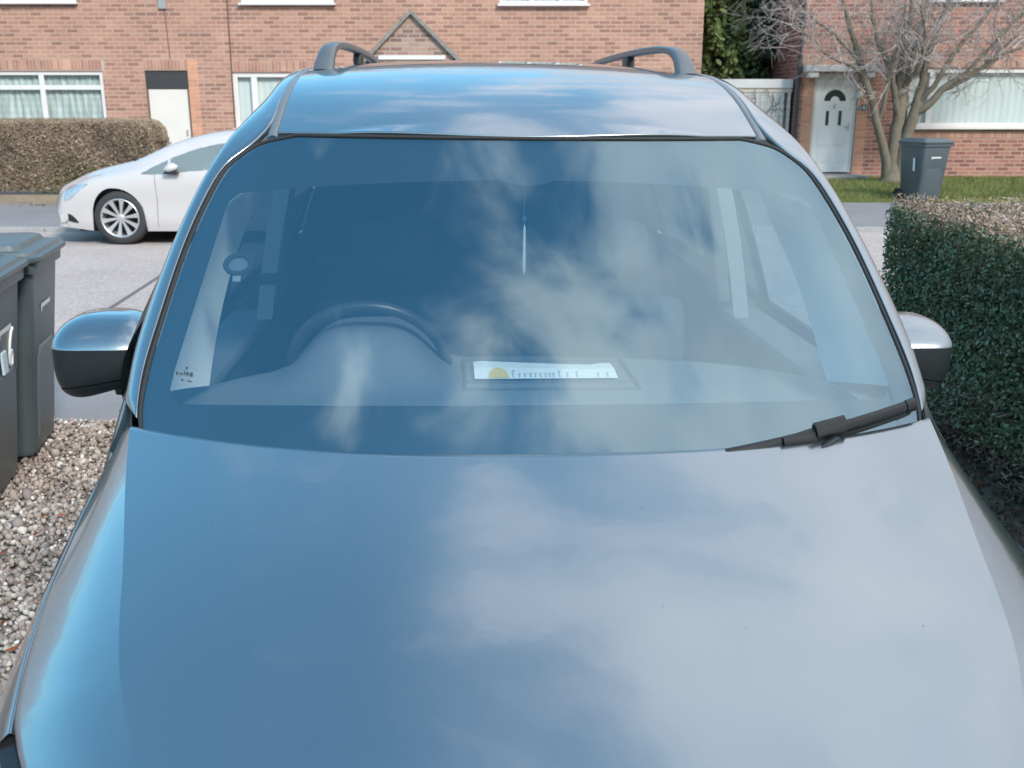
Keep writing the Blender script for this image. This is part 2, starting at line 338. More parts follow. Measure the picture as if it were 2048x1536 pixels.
# pebbles
def ico():
    bm = bmesh.new(); bmesh.ops.create_icosphere(bm, subdivisions=1, radius=1)
    v = np.array([x.co[:] for x in bm.verts]); f = np.array([[q.index for q in y.verts] for y in bm.faces]); bm.free(); return v, f
def scatter(name, base_v, base_f, M, T, m, smooth=False, **k):
    """M: (n,3,3) matrices, T: (n,3) positions, one mesh"""
    n = len(T); V = np.einsum('nij,kj->nki', M, base_v) + T[:, None, :]
    nv = len(base_v); F = (base_f[None] + (np.arange(n) * nv)[:, None, None]).reshape(-1, base_f.shape[1])
    me = bpy.data.meshes.new(name); V = V.reshape(-1, 3)
    me.vertices.add(len(V)); me.vertices.foreach_set('co', V.astype(np.float32).ravel())
    k_ = base_f.shape[1]; me.loops.add(F.size); me.loops.foreach_set('vertex_index', F.astype(np.int32).ravel())
    me.polygons.add(len(F)); me.polygons.foreach_set('loop_start', (np.arange(len(F)) * k_).astype(np.int32)); me.update(calc_edges=True); me.validate()
    return link(name, me, m, None, smooth, **k)
rng = np.random.default_rng(5)
def rotm(n, rng=rng):
    q = rng.normal(size=(n, 4)); q /= np.linalg.norm(q, axis=1, keepdims=True); w, x, y, z = q.T
    return np.stack([np.stack([1 - 2 * (y * y + z * z), 2 * (x * y - z * w), 2 * (x * z + y * w)], 1), np.stack([2 * (x * y + z * w), 1 - 2 * (x * x + z * z), 2 * (y * z - x * w)], 1), np.stack([2 * (x * z - y * w), 2 * (y * z + x * w), 1 - 2 * (x * x + y * y)], 1)], 1)
iv, jf = ico()
iv = iv * (1 + .12 * np.sin(iv[:, [1]] * 5 + 1))
n = 42000
T = np.stack([rng.uniform(-3.9, -.93, n), 5.33 - 4.1 * rng.random(n) ** 1.0, np.zeros(n)], 1)
sz = rng.lognormal(math.log(.0100), .34, n); A = rotm(n) * np.stack([sz * rng.uniform(.9, 1.4, n), sz * rng.uniform(.8, 1.1, n), sz * rng.uniform(.55, .85, n)], 1)[:, None, :]
T[:, 2] = -.035 + sz * .4 + rng.random(n) * .028
PEB = island_mat('mixed_pebbles', [(.12, .10, .09), (.36, .28, .23), (.22, .20, .19), (.44, .40, .36), (.28, .24, .21), (.36, .31, .28), (.17, .15, .145), (.55, .51, .47), (.25, .2, .17), (.78, .74, .69)], .75)
scatter('gravel', iv, jf, A, T, PEB, smooth=True, label='mixed brown, grey and white pebbles beside the van', cat='gravel', kind='stuff')
# fallen leaves
leaf_v = np.array([(0, -.5, 0), (.22, -.15, .05), (.2, .2, .06), (0, .5, 0), (-.2, .2, .06), (-.22, -.15, .05)]); leaf_f = np.array([(0, 1, 2, 3), (0, 3, 4, 5)])
n = 70; T = np.stack([rng.uniform(-3.2, -1.0, n), rng.uniform(2.2, 5.3, n), rng.uniform(.012, .03, n)], 1)
A = rotm(n); A[:, 2, :] *= .35; A *= rng.uniform(.035, .075, n)[:, None, None]
scatter('fallen_leaves', leaf_v, leaf_f, A, T, island_mat('dead_leaves', [(.17, .06, .03), (.26, .11, .05), (.12, .06, .04)], .8), label='brown dead leaves scattered over the gravel', cat='leaves', kind='stuff')
n = 160; T = np.stack([rng.uniform(-9.5, -5.6, n), rng.uniform(17.0, 17.95, n), rng.uniform(.0, .02, n) - .03], 1)
A = rotm(n); A[:, 2, :] *= .35; A *= rng.uniform(.05, .10, n)[:, None, None]
scatter('leaf_litter', leaf_v, leaf_f, A, T, MATS['dead_leaves'], label='dead leaves lying along the foot of the far hedge', cat='leaves', kind='stuff')
# grass
n = 42000; bl_v = np.array([(-.5, 0, 0), (.5, 0, 0), (.0, .25, 1)]); bl_f = np.array([(0, 1, 2)])
T = np.stack([rng.uniform(5.6, 17, n), rng.uniform(18.03, 22.9, n), np.full(n, .02)], 1)
T[:, 0] = np.where(rng.random(n) < .75, 5.6 + 7 * rng.random(n), T[:, 0])
cut = T[:, 0] > 5.7 + .9 * np.clip((T[:, 1] - 20.5) / 2.4, 0, 1) * 1.9 + .12 * np.sin(T[:, 1] * 7); T = T[cut]; n = len(T)
hh = .045 + .05 * rng.random(n) + .04 * np.exp(-((T[:, 0] - 7.2) ** 2 + (T[:, 1] - 19.6) ** 2) / 1.2)
a = rng.uniform(0, 6.28, n); ca, sa = np.cos(a), np.sin(a); z0 = np.zeros(n); lean = rng.normal(0, .35, (n, 2))
A = np.stack([np.stack([ca * .012, -sa * hh, lean[:, 0] * hh], 1), np.stack([sa * .012, ca * hh, lean[:, 1] * hh], 1), np.stack([z0, z0, hh], 1)], 1)
scatter('grass', bl_v, bl_f, A, T, island_mat('grass_blades', [(.10, .15, .04), (.19, .23, .07), (.15, .19, .06), (.28, .30, .11), (.34, .32, .17)], .6, .3), label='short green grass in front of the right house', cat='grass', kind='stuff')

# ------------------------------------------------------------------ the van
VY = 2.7                                            # its base lies 2.7 m behind the camera plane
ya, ro, off = R(3.57), R(-.57), .160
nx = Vector((math.cos(ya) * math.cos(ro), math.sin(ya) * math.cos(ro), math.sin(ro))); ny = Vector((-math.sin(ya), math.cos(ya), 0)); nz = nx.cross(ny)
van = empty('parked_van', (0, 0, 0), label='grey people carrier van with black roof rails, parked nose out on the driveway', cat='van')
VM = Matrix((nx, ny, nz)).transposed().to_4x4()
VM.translation = nx * off + ny * VY + nz * -1.7 + Vector((0, 0, 1.7))
van.matrix_world = VM
def vg(name, P, m, sides=(), out=(0, 0, 1), both=False, parent=van, drop=.014, **k):
    """van panel(s) from a grid of points in van space"""
    P = np.array(P, float)
    P[..., 1] -= VY
    Q = flanged(P, sides, out, drop) if sides else P
    res = []
    for s_ in ((1, -1) if both else (1,)):
        q = Q if s_ == 1 else mir(Q); o2 = (out[0] * s_, out[1], out[2])
        V, F = grid_vf(q); du = q[1, 1] - q[0, 1]; mid = q.shape[0] // 2, q.shape[1] // 2
        nn = np.cross(q[mid[0] + 1, mid[1]] - q[mid], q[mid[0], mid[1] + 1] - q[mid])
        if nn @ np.array(o2) > 0: F = [x[::-1] for x in F]
        res.append(mesh(name, V, F, m, parent, True, **k))
    return res
_zb = np.poly1d(np.polyfit([.45, .7, .95, 1.2, 1.47, 1.75], [.80, .945, 1.035, 1.105, 1.165, 1.215], 3))
zb = lambda y: _zb(y)
xc = cs([(.50, .35), (.80, .445), (.963, .503), (1.07, .548), (1.28, .606), (1.45, .651), (1.60, .689), (1.70, .712)])
# bonnet: centre field between the two creases
NU, NV = 65, 70
u = np.linspace(-1, 1, NU)[None, :]; v = np.linspace(0, 1, NV)[:, None]
yc = .47 + 1.022 * v; ye = .60 + 1.092 * v
Y = yc + (ye - yc) * np.abs(u) ** 2.3; X = u * xc(Y) * (1 - .0 * v) ; X = u * np.broadcast_to(xc(ye), Y.shape)
Z = zb(Y) - .050 * u ** 2
bonP = np.stack([X, Y, Z], -1)
crease = bonP[:, -1, :].copy()                      # right crease, front to rear
# outer edge of the bonnet (shut line), front to rear
hx = cs([(.56, .365), (.66, .435), (.80, .52), (.92, .595), (1.02, .652), (1.11, .697), (1.22, .722), (1.35, .739), (1.50, .750), (1.65, .757), (1.76, .757)])
yh = .64 + (1.745 - .64) * np.linspace(0, 1, NV)
hdrop = np.interp(yh, [.64, .8, 1.0, 1.15, 1.8], [.055, .075, .11, .13, .125])
Hc = np.stack([hx(yh), yh, zb(yh) - hdrop], -1)
w = np.linspace(0, 1, 12)[None, :, None]
st = crease[:, None, :] * (1 - w) + Hc[:, None, :] * w
st[..., 2] += (.006 * np.sin(np.pi * w[..., 0])) ; st[..., 0] += .003 * np.sin(np.pi * w[..., 0])
P = bonP.copy(); P[..., 1] -= VY
P = flanged(P, ('r1',), (0, 0, 1), .03, .0005); V, F = grid_vf(P); F = list(F)
bon = MB(); bon.add(V, F)
for s_ in (1, -1):
    q = st.copy(); q[..., 1] -= VY; q = flanged(q, ('r1', 'c1'), (.5, 0, 1), .02)
    if s_ < 0: q = mir(q)
    V, F = grid_vf(q); bon.add(V, F if s_ < 0 else [f[::-1] for f in F])
me = bpy.data.meshes.new('bonnet'); me.from_pydata(bon.v, [], bon.f); me.update()
bonnet = link('bonnet', me, PAINT, van, True)
def under(P, d):                                     # copy of a strip pushed down: dark backing under gaps
    Q = np.array(P, float); Q[..., 2] -= d; return Q
# fender from the shut line down to the sill and round the arch
ky = cs([(.95, .765, .76), (1.10, .778, .81), (1.25, .789, .85), (1.40, .795, .88), (1.60, .801, .925), (1.80, .806, .97), (1.95, .812, 1.01), (2.1, .818, 1.03)])
topc = cs([(1.10, .697, float(zb(1.10)) - .128), (1.22, .7225, float(zb(1.22)) - .130), (1.35, .7395, float(zb(1.35)) - .129), (1.50, .7505, float(zb(1.50)) - .128), (1.65, .7575, float(zb(1.65)) - .126), (1.73, .7545, 1.098), (1.79, .7520, 1.150), (1.85, .7525, 1.195), (1.93, .7500, 1.258)])
def side_x(y, z):                                   # body side half width
    z = np.asarray(z, float); t = np.clip((z - .25) / .75, 0, 1)
    base = .868 + .020 * np.sin(np.pi * np.clip((z - .2) / .75, 0, 1))
    fr = np.clip((1.5 - y) / 1.1, 0, 1); rr = np.clip((y - 4.1) / .75, 0, 1)
    return base - .10 * fr ** 2.2 - .05 * rr ** 2
def section(y, top, zbot, n=36):
    k = ky(y); h = np.array(top)
    pts = [h, (h * .52 + np.array([k[0], k[1]]) * .48) + np.array([.008, .008]), np.array([k[0], k[1]])]
    for z in (.78, .62, .46, .30, .20): pts.append(np.array([float(side_x(y, z)), min(z, k[1] - .06)]))
    c = curve(np.array(pts), 200); i = np.argmax(c[:, 1] < zbot) if (c[:, 1] < zbot).any() else 199
    c = c[:max(i, 5)]; return curve(c[np.linspace(0, len(c) - 1, 60).astype(int)], n)
def arch(y, yc_, r=.365, zc=.31, sill=.24):
    dd = abs(y - yc_); return max(sill, zc + math.sqrt(r * r - dd * dd)) if dd < r else sill
ys = np.unique(np.r_[np.linspace(1.10, 1.95, 60)])
F_ = []
for y in ys:
    s2 = section(y, topc(y), arch(y, 1.33))
    F_.append(np.stack([s2[:, 0], np.full(len(s2), y), s2[:, 1]], -1))
fender = vg('fender', F_, PAINT, ('c0', 'r1'), (1, 0, 0), both=True)
# a dark gutter below the shut lines so that no light shows through the gaps
for s_ in (1, -1):
    q = np.stack([np.stack([Hc[:, 0] - .03, Hc[:, 1] - VY, Hc[:, 2] - .022], -1), np.stack([Hc[:, 0] + .02, Hc[:, 1] - VY, Hc[:, 2] - .030], -1)], 1)
    q[..., 0] *= s_; V, F = grid_vf(q); mesh('bonnet_channel', V, F, SEAM, van)
# headlights, grille, bumper (front of the nose)
NB = 40; s = np.linspace(0, 1, NB)
iFront = Hc[Hc[:, 1] <= 1.11]; inner = curve(iFront[::3], NB)
outer = curve([(.385, .56, .72), (.50, .60, .70), (.64, .70, .70), (.74, .86, .735), (.785, .98, .775), (.797, 1.085, .835)], NB)
w = np.linspace(0, 1, 14)[:, None, None]
hl = inner[None] * (1 - w) + outer[None] * w; hl += np.array([.030, -.030, .028]) * np.sin(np.pi * w)
lens = vg('headlight', hl, LENS, (), (.5, -1, .6), both=True, label='clear headlight with bright reflector inside')
for s_, hp in ((1, lens[0]), (-1, lens[1])):
    q = hl * 1.0; q = q - np.array([.02, -.03, .02]) * 1.2; q[..., 1] -= VY; q[..., 0] *= s_
    V, F = grid_vf(q); mesh('reflector', V, F, CHROME, hp, True)
hb = curve([(.0, .455, .71), (.2, .475, .71), (.385, .56, .72), (.50, .60, .70), (.64, .70, .70), (.74, .86, .735), (.785, .98, .775)], 60)
rows = []
for z, g in ((1, 0), (.85, .03), (.6, .055), (.35, .06), (.12, .045), (0, .02)):
    r_ = hb.copy(); zt = r_[:, 2]; r_[:, 2] = .22 + (zt - .22) * z; r_[:, 1] -= g * (1 - .5 * s[0]); r_[:, 0] *= 1 + .05 * (1 - z) ** .5; rows.append(r_)
sc_ = section(1.10, topc(1.10), arch(1.10, 1.33), 60); sc_ = sc_[sc_[:, 1] < .835]
ca_ = curve(np.stack([sc_[:, 0], np.full(len(sc_), 1.102), sc_[:, 1]], -1), 20); cb2 = curve(np.array([r_[-1] for r_ in rows]), 20)
w = np.linspace(0, 1, 6)[:, None, None]
vg('bumper_corner', ca_[None] * (1 - w) + cb2[None] * w + np.array([.010, 0, 0]) * np.sin(np.pi * w), PAINT, (), (1, 0, 0), both=True)
vg('bumper', rows, PAINT, (), (0, -1, 0)); vg('bumper', mir(np.array(rows)), PAINT, (), (0, -1, 0))
gt = bonP[0]; gr = []
gt = gt[np.abs(gt[:, 0]) < .40]
for k in np.linspace(0, 1, 9):
    r_ = gt.copy(); bz = .71; r_[:, 2] = gt[:, 2] * (1 - k) + bz * k; r_[:, 1] = gt[:, 1] + (.012 if int(round(k * 8)) % 2 else -.008); gr.append(r_)
vg('grille', gr, BLACK, (), (0, -1, 0))
b = MB(); b.box((-.26, .405 - VY, .33), (.26, .412 - VY, .44), .003); b.build('number_plate', WHITE, van)
# windscreen
slope = .76
xe_ = cs([(1.36, .640), (1.44, .668), (1.50, .693), (1.56, .700), (1.672, .692), (1.854, .668), (1.943, .648), (2.00, .631), (2.045, .608), (2.080, .574), (2.103, .535), (2.118, .485)])
def wsP(x, y0, lift=0):
    x = np.asarray(x, float); y0 = np.asarray(y0, float)
    y = y0 + .42 * x ** 2; z = 1.13 + (y0 - 1.47) * slope + .010 * np.sin(np.pi * np.clip((y0 - 1.38) / .74, 0, 1))
    nrm = np.array([0, -.605, .796])
    return np.stack([x + 0 * y, y + nrm[1] * lift + 0 * x, z + nrm[2] * lift + 0 * x], -1)
y0 = np.r_[np.linspace(1.37, 2.0, 40), np.linspace(2.01, 2.118, 40)]
u = np.linspace(-1, 1, 70)
G = wsP(u[None, :] * xe_(y0)[:, None], y0[:, None] + 0 * u[None, :])
wscreen = vg('windscreen', G, GLASS, (), (0, -1, 1))[0]
# printed border inside the glass
def side(n): return np.linspace(0, 1, n)
def xin(y): return .655 - .052 * (y - 1.56) / .41
def rr_outline(kind):
    pts = []
    if kind == 'o':
        a = 1.372; c = 2.116
        for t in side(60): pts.append(((2 * t - 1) * float(xe_(a)), a))
        for t in side(60)[1:]: yy = a + (c - a) * t; pts.append((float(xe_(yy)) - .001, yy))
        for t in side(60)[1:]: pts.append(((1 - 2 * t) * float(xe_(c)), c))
        for t in side(60)[1:]: yy = c + (a - c) * t; pts.append((-float(xe_(yy)) + .001, yy))
    else:
        r = .03
        def P(t, k):
            if k == 0: x = (2 * t - 1) * xin(1.55); y = 1.580 - .10 * x * x; cx = min(1, (xin(1.55) - abs(x)) / r); return (x, y + r * (1 - math.sqrt(max(0, 1 - (1 - cx) ** 2))))
            if k == 1: y = 1.537 + .030 + (1.970 - .02 - 1.567) * t; return (xin(y), y)
            if k == 2: x = (1 - 2 * t) * xin(1.96); y = 2.021 - .145 * x * x; y += .0 ; 
            if k == 2:
                if abs(x) < .045: y -= .012 * math.sqrt(max(0, 1 - (x / .045) ** 2))
                cx = min(1, (xin(1.96) - abs(x)) / .02); return (x, y - .018 * (1 - math.sqrt(max(0, 1 - (1 - cx) ** 2))))
            y = 1.950 + (1.567 - 1.950) * t; return (-xin(y), y)
        for k in range(4):
            for t in side(60)[(0 if k == 0 else 1):]: pts.append(P(t, k))
    return np.array(pts)
o_, i_ = rr_outline('o'), rr_outline('i')
ring = np.stack([o_ * (1 - k) + i_ * k for k in np.linspace(0, 1, 9)], 0)
vg('glass_border', wsP(ring[..., 0], ring[..., 1], -.006), FRIT, (), (0, -1, 1), parent=wscreen)
# black seal round the windscreen
seal = MB()
e = np.r_[y0, y0[::-1]]; pts = [wsP(float(xe_(y)) + .003, y, .0005) for y in y0 if y > 1.44] + [wsP(x, 2.121, .001) for x in np.linspace(float(xe_(2.118)) - .01, -float(xe_(2.118)) + .01, 50)] + [wsP(-float(xe_(y)) - .003, y, .0005) for y in y0[::-1] if y > 1.44]
seal.tube([(p[0], p[1] - VY, p[2]) for p in pts], .0036, 8); seal.build('windscreen_seal', RUBBER, van, 40)
# frame from the foot of the pillar up along the windscreen and over the door: a pillar, then the cantrail
Wl = [wsP(float(xe_(y)) + .010, y, .004) for y in (1.50, 1.56, 1.672, 1.854, 1.943, 2.00, 2.045, 2.075)]
Wl += [np.array(p) for p in [(.549, 2.270, 1.636), (.539, 2.40, 1.690), (.536, 2.60, 1.745), (.534, 2.8, 1.772), (.533, 3.2, 1.790), (.533, 3.8, 1.792), (.533, 4.3, 1.780), (.533, 4.70, 1.755)]]
Ol = [(.752, 1.80, 1.166), (.750, 1.865, 1.222), (.738, 1.99, 1.325), (.700, 2.15, 1.462), (.673, 2.235, 1.535), (.646, 2.31, 1.592), (.624, 2.38, 1.636), (.607, 2.45, 1.668),
      (.597, 2.52, 1.690), (.588, 2.62, 1.708), (.584, 2.75, 1.720), (.583, 2.95, 1.730), (.586, 3.3, 1.738), (.586, 3.85, 1.738), (.586, 4.32, 1.728), (.584, 4.70, 1.705)]
NP = 110
k_ = np.r_[0, np.cumsum(np.linalg.norm(np.diff(np.array(Wl), axis=0), axis=1) + .5 * np.linalg.norm(np.diff(np.array(Ol), axis=0), axis=1))]; k_ /= k_[-1]; kk = np.linspace(0, 1, NP)
Wc = cs([(k_[i],) + tuple(Wl[i]) for i in range(len(Wl))])(kk); Oc = cs([(k_[i],) + tuple(Ol[i]) for i in range(len(Ol))])(kk)
w = np.linspace(0, 1, 12)[None, :, None]
fr = Wc[:, None, :] * (1 - w) + Oc[:, None, :] * w
bul = np.interp(kk, [0, .3, .6, 1], [.010, .014, .020, .020])[:, None]
fr[..., 2] += bul * np.sin(np.pi * w[..., 0]); fr[..., 0] += .7 * bul * np.sin(np.pi * w[..., 0])
pil = vg('side_frame', fr, PAINT, ('c0', 'c1', 'r0'), (1, -.3, 1), both=True, drop=.012)
# black corner covers between bonnet and pillar foot
cc = curve([(.700, 1.675, 1.135), (.716, 1.72, 1.150), (.722, 1.755, 1.172), (.717, 1.80, 1.205)], 14); cd = curve([(.757, 1.71, 1.100), (.751, 1.75, 1.128), (.748, 1.775, 1.148), (.738, 1.80, 1.185)], 14)
w = np.linspace(0, 1, 6)[None, :, None]; q = cc[:, None, :] * (1 - w) + cd[:, None, :] * w; q[..., 2] -= .018 * np.sin(np.pi * w[..., 0])
vg('corner_cover', q, BLACK, (), (.3, -1, 1), both=True)
cw = [wsP(np.linspace(-.74, .74, 60) * (.9 + .1 * t), 1.30 + .14 * t + 0 * np.linspace(0, 1, 60), -.012 - .02 * (1 - t)) for t in np.linspace(0, 1, 6)]
vg('cowl_panel', cw, BLACK, (), (0, -1, 1))
# roof with a ditch moulding on each side
zr = cs([(2.10, 1.6185), (2.22, 1.668), (2.35, 1.712), (2.50, 1.750), (2.65, 1.778), (2.85, 1.800), (3.10, 1.8135), (3.5, 1.823), (4.0, 1.823), (4.4, 1.812), (4.75, 1.785)])
zd = cs([(2.20, 1.608), (2.275, 1.640), (2.40, 1.690), (2.60, 1.745), (2.8, 1.772), (3.2, 1.790), (3.8, 1.792), (4.3, 1.780), (4.75, 1.752)])
v = np.r_[np.linspace(0, .5, 60) ** 1.3 / .5 ** 1.3 * .35, np.linspace(.35, 1, 40)[1:]][:, None]; u = np.linspace(-1, 1, 61)[None, :]
yf = 2.126 + .125 * u ** 2; Y = yf + (4.75 - yf) * v
xr = .520 + 0 * Y
X = u * (.522 - .004 * 0 * Y); zc_ = zr(Y); ze = zd(np.maximum(Y, 2.2)); Z = zc_ + (ze - zc_) * np.abs(u) ** 2.2
vg('roof', np.stack([X + 0 * Y, Y, Z], -1), PAINT, ('r0',), (0, 0, 1), drop=.008)
dy = np.linspace(2.235, 4.72, 60); dz = zd(dy)
q = np.stack([np.stack([np.full(60, .5222), dy, dz - .0035], -1), np.stack([np.full(60, .5255), dy, dz + .0005], -1), np.stack([np.full(60, .534), dy, dz + .001], -1), np.stack([np.full(60, .541), dy, dz - .002], -1), np.stack([np.full(60, .546), dy, dz - .012], -1)], 1)
vg('roof_moulding', q, pbr('roof_moulding_plastic', (.13, .145, .155), .3), (), (0, 0, 1), both=True)
# roof rails
for s_ in (1, -1):
    pts = [(.482, 2.790, 1.765), (.479, 2.810, 1.793), (.474, 2.85, 1.822), (.467, 2.92, 1.838), (.458, 3.1, 1.848), (.452, 3.4, 1.852), (.448, 3.8, 1.852), (.448, 4.2, 1.846), (.45, 4.4, 1.835), (.455, 4.5, 1.81), (.46, 4.53, 1.77)]
    c = curve(pts, 60); rad = np.interp(np.linspace(0, 1, 60), [0, .04, .1, .9, .96, 1], [.023, .018, .0135, .0135, .018, .023])
    ml = MB(); ml.tube([(s_ * p[0], p[1] - VY, p[2]) for p in c], list(rad), 14, sq=(1.2, .75)); rl = ml.build('roof_rail', RAILM, van, 50)
    ml = MB()
    ml.box((s_ * .450 - .014, 3.47 - VY, 1.76), (s_ * .450 + .014, 3.57 - VY, 1.845), .008)
    ml.build('rail_foot', BLACK, rl, 40)
# flanks: glasshouse
Bl = [(.800, 1.93, 1.10), (.822, 2.1, 1.088), (.845, 2.6, 1.085), (.85, 3.1, 1.09), (.85, 3.9, 1.10), (.84, 4.7, 1.11)]
Bc = cs([(p[1], p[0], p[2]) for p in Bl]); Oy = cs([(p[1], p[0], p[2]) for p in Ol])
def flank(y0_, y1_, n=16, m=12, inset=0):
    yy = np.linspace(y0_, y1_, n); a = Oy(np.maximum(yy, 1.80)); b_ = Bc(np.maximum(yy, 1.93)); w = np.linspace(0, 1, m)[None, :]
    X = a[:, [0]] * (1 - w) + b_[:, [0]] * w + .025 * np.sin(np.pi * w) - inset; Z = a[:, [1]] * (1 - w) + b_[:, [1]] * w
    Z = np.where(w == 0, Z - .002, Z)
    return np.stack([X, np.broadcast_to(yy[:, None], X.shape), Z], -1)
vg('quarter_panel', flank(1.955, 2.13), BLACK, (), (1, 0, .3), both=True)
vg('side_window', flank(2.13, 3.05), SIDEGLASS, (), (1, 0, .3), both=True)
vg('door_pillar', flank(3.05, 3.16, 4), BLACK, (), (1, 0, .3), both=True)
vg('side_window', flank(3.16, 3.98), REARGLASS, (), (1, 0, .3), both=True)
vg('door_pillar', flank(3.98, 4.08, 4), PAINT, (), (1, 0, .3), both=True)
vg('side_window', flank(4.08, 4.55), REARGLASS, (), (1, 0, .3), both=True)
vg('rear_pillar', flank(4.55, 4.78, 6), PAINT, (), (1, 0, .3), both=True)
def lower(y0_, y1_, n=24, ar=None):
    out = []
    for y in np.linspace(y0_, y1_, n):
        t = Bc(max(y, 1.93)); zbm = arch(y, ar) if ar else .24
        bl_ = float(np.clip((y - 1.95) / .9, 0, 1)); pts = [np.array([t[0], t[1]]), np.array([t[0] + .014, t[1] - .06]), np.array([.846 + .034 * bl_, .94])] + [np.array([float(side_x(y, z)), z]) for z in (.78, .62, .46, .30, .20)]
        c = curve(np.array(pts), 120); i = np.argmax(c[:, 1] < zbm) if (c[:, 1] < zbm).any() else 119
        c = curve(c[:max(i, 6)][np.linspace(0, max(i, 6) - 1, 40).astype(int)], 30); out.append(np.stack([c[:, 0], np.full(30, y), c[:, 1]], -1))
    return out
fd = vg('front_door', lower(1.955, 3.10), PAINT, ('r0', 'r1', 'c0'), (1, 0, 0), both=True)
rd = vg('sliding_door', lower(3.105, 3.75), PAINT, ('r1', 'c0'), (1, 0, 0), both=True)
vg('rear_quarter', lower(3.755, 4.78, 40, 4.02), PAINT, ('c0',), (1, 0, 0), both=True)
for s_, dpar, dr2 in ((1, fd[0], rd[0]), (-1, fd[1], rd[1])):
    for y_, par in ((2.88, dpar), (3.24, dr2)):
        mb = MB(); mb.box((s_ * .885 - .014, y_ - .08 - VY, .965), (s_ * .885 + .022 * s_ + .014, y_ + .08 - VY, .992), .006); mb.build('handle', PAINT, par, 40)
yb_ = np.linspace(1.95, 4.72, 50); bb = Bc(yb_)
q = np.stack([np.stack([bb[:, 0] + dx, yb_, bb[:, 1] + dz_], -1) for dx, dz_ in ((-.012, .012), (.004, .012), (.010, .002), (.008, -.010), (-.012, -.014))], 1)
vg('belt_moulding', q, RUBBER, (), (1, 0, 0), both=True)
# tailgate and floor
c1 = curve([(.0, 4.80, 1.785), (.3, 4.795, 1.772), (.525, 4.78, 1.75), (.60, 4.775, 1.70), (.74, 4.79, 1.4), (.845, 4.79, 1.10), (.855, 4.79, .8), (.83, 4.79, .4), (.80, 4.78, .25)], 50)
tg = np.stack([c1 * np.array([1 - k, 1, 1]) + np.array([0, .02 * math.sin(k * 1.57), 0]) for k in np.linspace(0, 1, 10)], 0)
vg('tailgate', tg, PAINT, (), (0, 1, 0), both=True)
mb = MB(); mb.box((-.55, 4.815 - VY, 1.18), (.55, 4.824 - VY, 1.62), .004); mb.build('rear_window', FRIT, van, 40)
mb = MB(); mb.box((-.80, .75 - VY, .20), (.80, 4.77 - VY, .28)); mb.box((-.60, .62 - VY, .22), (.60, .8 - VY, .62)); mb.box((-.62, .80 - VY, .28), (.62, 1.5 - VY, .78)); mb.box((-.66, 1.5 - VY, .28), (.66, 1.62 - VY, 1.0)); mb.build('floor_pan', DARKIN, van)
for yy in (1.33, 4.02):
    for s_ in (1, -1):
        wh = empty('wheel', (s_ * .78, yy - VY, .31)); wh.parent = van
        ml = MB(); ml.lathe([(.20, -.09), (.26, -.10), (.305, -.085), (.313, -.05), (.313, .05), (.305, .085), (.26, .10), (.20, .09)], (0, 0, 0), 'x', 40); ml.build('tyre', TYRE, wh, 50)
        ml = MB(); ml.lathe([(.20, -.09), (.195, .03 * s_), (.05, .07 * s_), (.0, .072 * s_)], (0, 0, 0), 'x', 40); ml.build('rim', ALLOY, wh, 40)
# door mirrors: painted cap over a black housing
def blob(cx, cy, cz, rx, ry, rz, p, lo, hi, sgn, grow=0, n=48, m=40):
    """superellipsoid zone between heights lo..hi (fractions -1..1)"""
    V = []
    for i in range(m + 1):
        t = lo + (hi - lo) * i / m; k = max(0, 1 - abs(t) ** p) ** (1 / p)
        row = []
        for j in range(n + 1):
            a = 2 * math.pi * j / n; ca, sa = math.cos(a), math.sin(a)
            x = math.copysign(abs(ca) ** (2 / 3.6), ca) * k; y = math.copysign(abs(sa) ** (2 / 3.2), sa) * k
            X = x * (rx + grow); Yq = y * (ry + grow); Zq = t * (rz + grow)
            if t < 0: Zq += X * .22 * t * 1.2
            Zq += -.05 * X * X / .01 * .1 * (t > 0) * t
            if t > .3: Yq += .055 * ((t - .3) / .7) ** 1.4
            if t < 0: Yq *= 1 - .25 * t * t; X *= 1 - .06 * t * t
            row.append((sgn * (cx + X), cy + Yq - VY, cz + Zq - sgn * 0))
        V.append(row)
    return V
def close_poles(V): return V
for s_ in (1, -1):
    mr_ = empty('door_mirror', (s_ * .885 - (.030 if s_ > 0 else -.004), 2.10 - VY, 1.17 - (.004 if s_ > 0 else 0))); mr_.parent = van
    if s_ > 0: mr_.scale = (.86, .9, .92)
    def mbuild(nm, lo, hi, mt, grow=0):
        t0 = np.array(blob(.888, 2.115, 1.178, .098,   .078, .080, 3.4, lo, hi, s_, grow)) - np.array([s_ * .885, 2.10 - VY, 1.17])
        V, F = grid_vf(t0); o = mesh(nm, V, F, mt, mr_, True)
        bm = bmesh.new(); bm.from_mesh(o.data); bmesh.ops.remove_doubles(bm, verts=bm.verts[:], dist=.0002); bmesh.ops.recalc_face_normals(bm, faces=bm.faces[:]); bm.to_mesh(o.data); bm.free(); return o
    mbuild('mirror_cap', .30, 1.0, PAINT, .0012); mbuild('mirror_housing', -.62, .30, BLACK); mbuild('mirror_base', -1.0, -.635, BLACK, .001); mbuild('trim_line', -.64, -.61, RUBBER, -.003)
    ml = MB(); ml.tube([(s_ * -.02, .0, -.055), (s_ * -.07, .02, -.07), (s_ * -.115, .03, -.075)], [.03, .028, .03], 12, sq=(1, .7)); ml.build('mirror_arm', BLACK, mr_, 50)
    ml = MB(); ml.box((s_ * .0 - .078, .085, -.055), (s_ * .0 + .078, .0945, .062), .02); ml.build('mirror_glass', CHROME, mr_, 40)
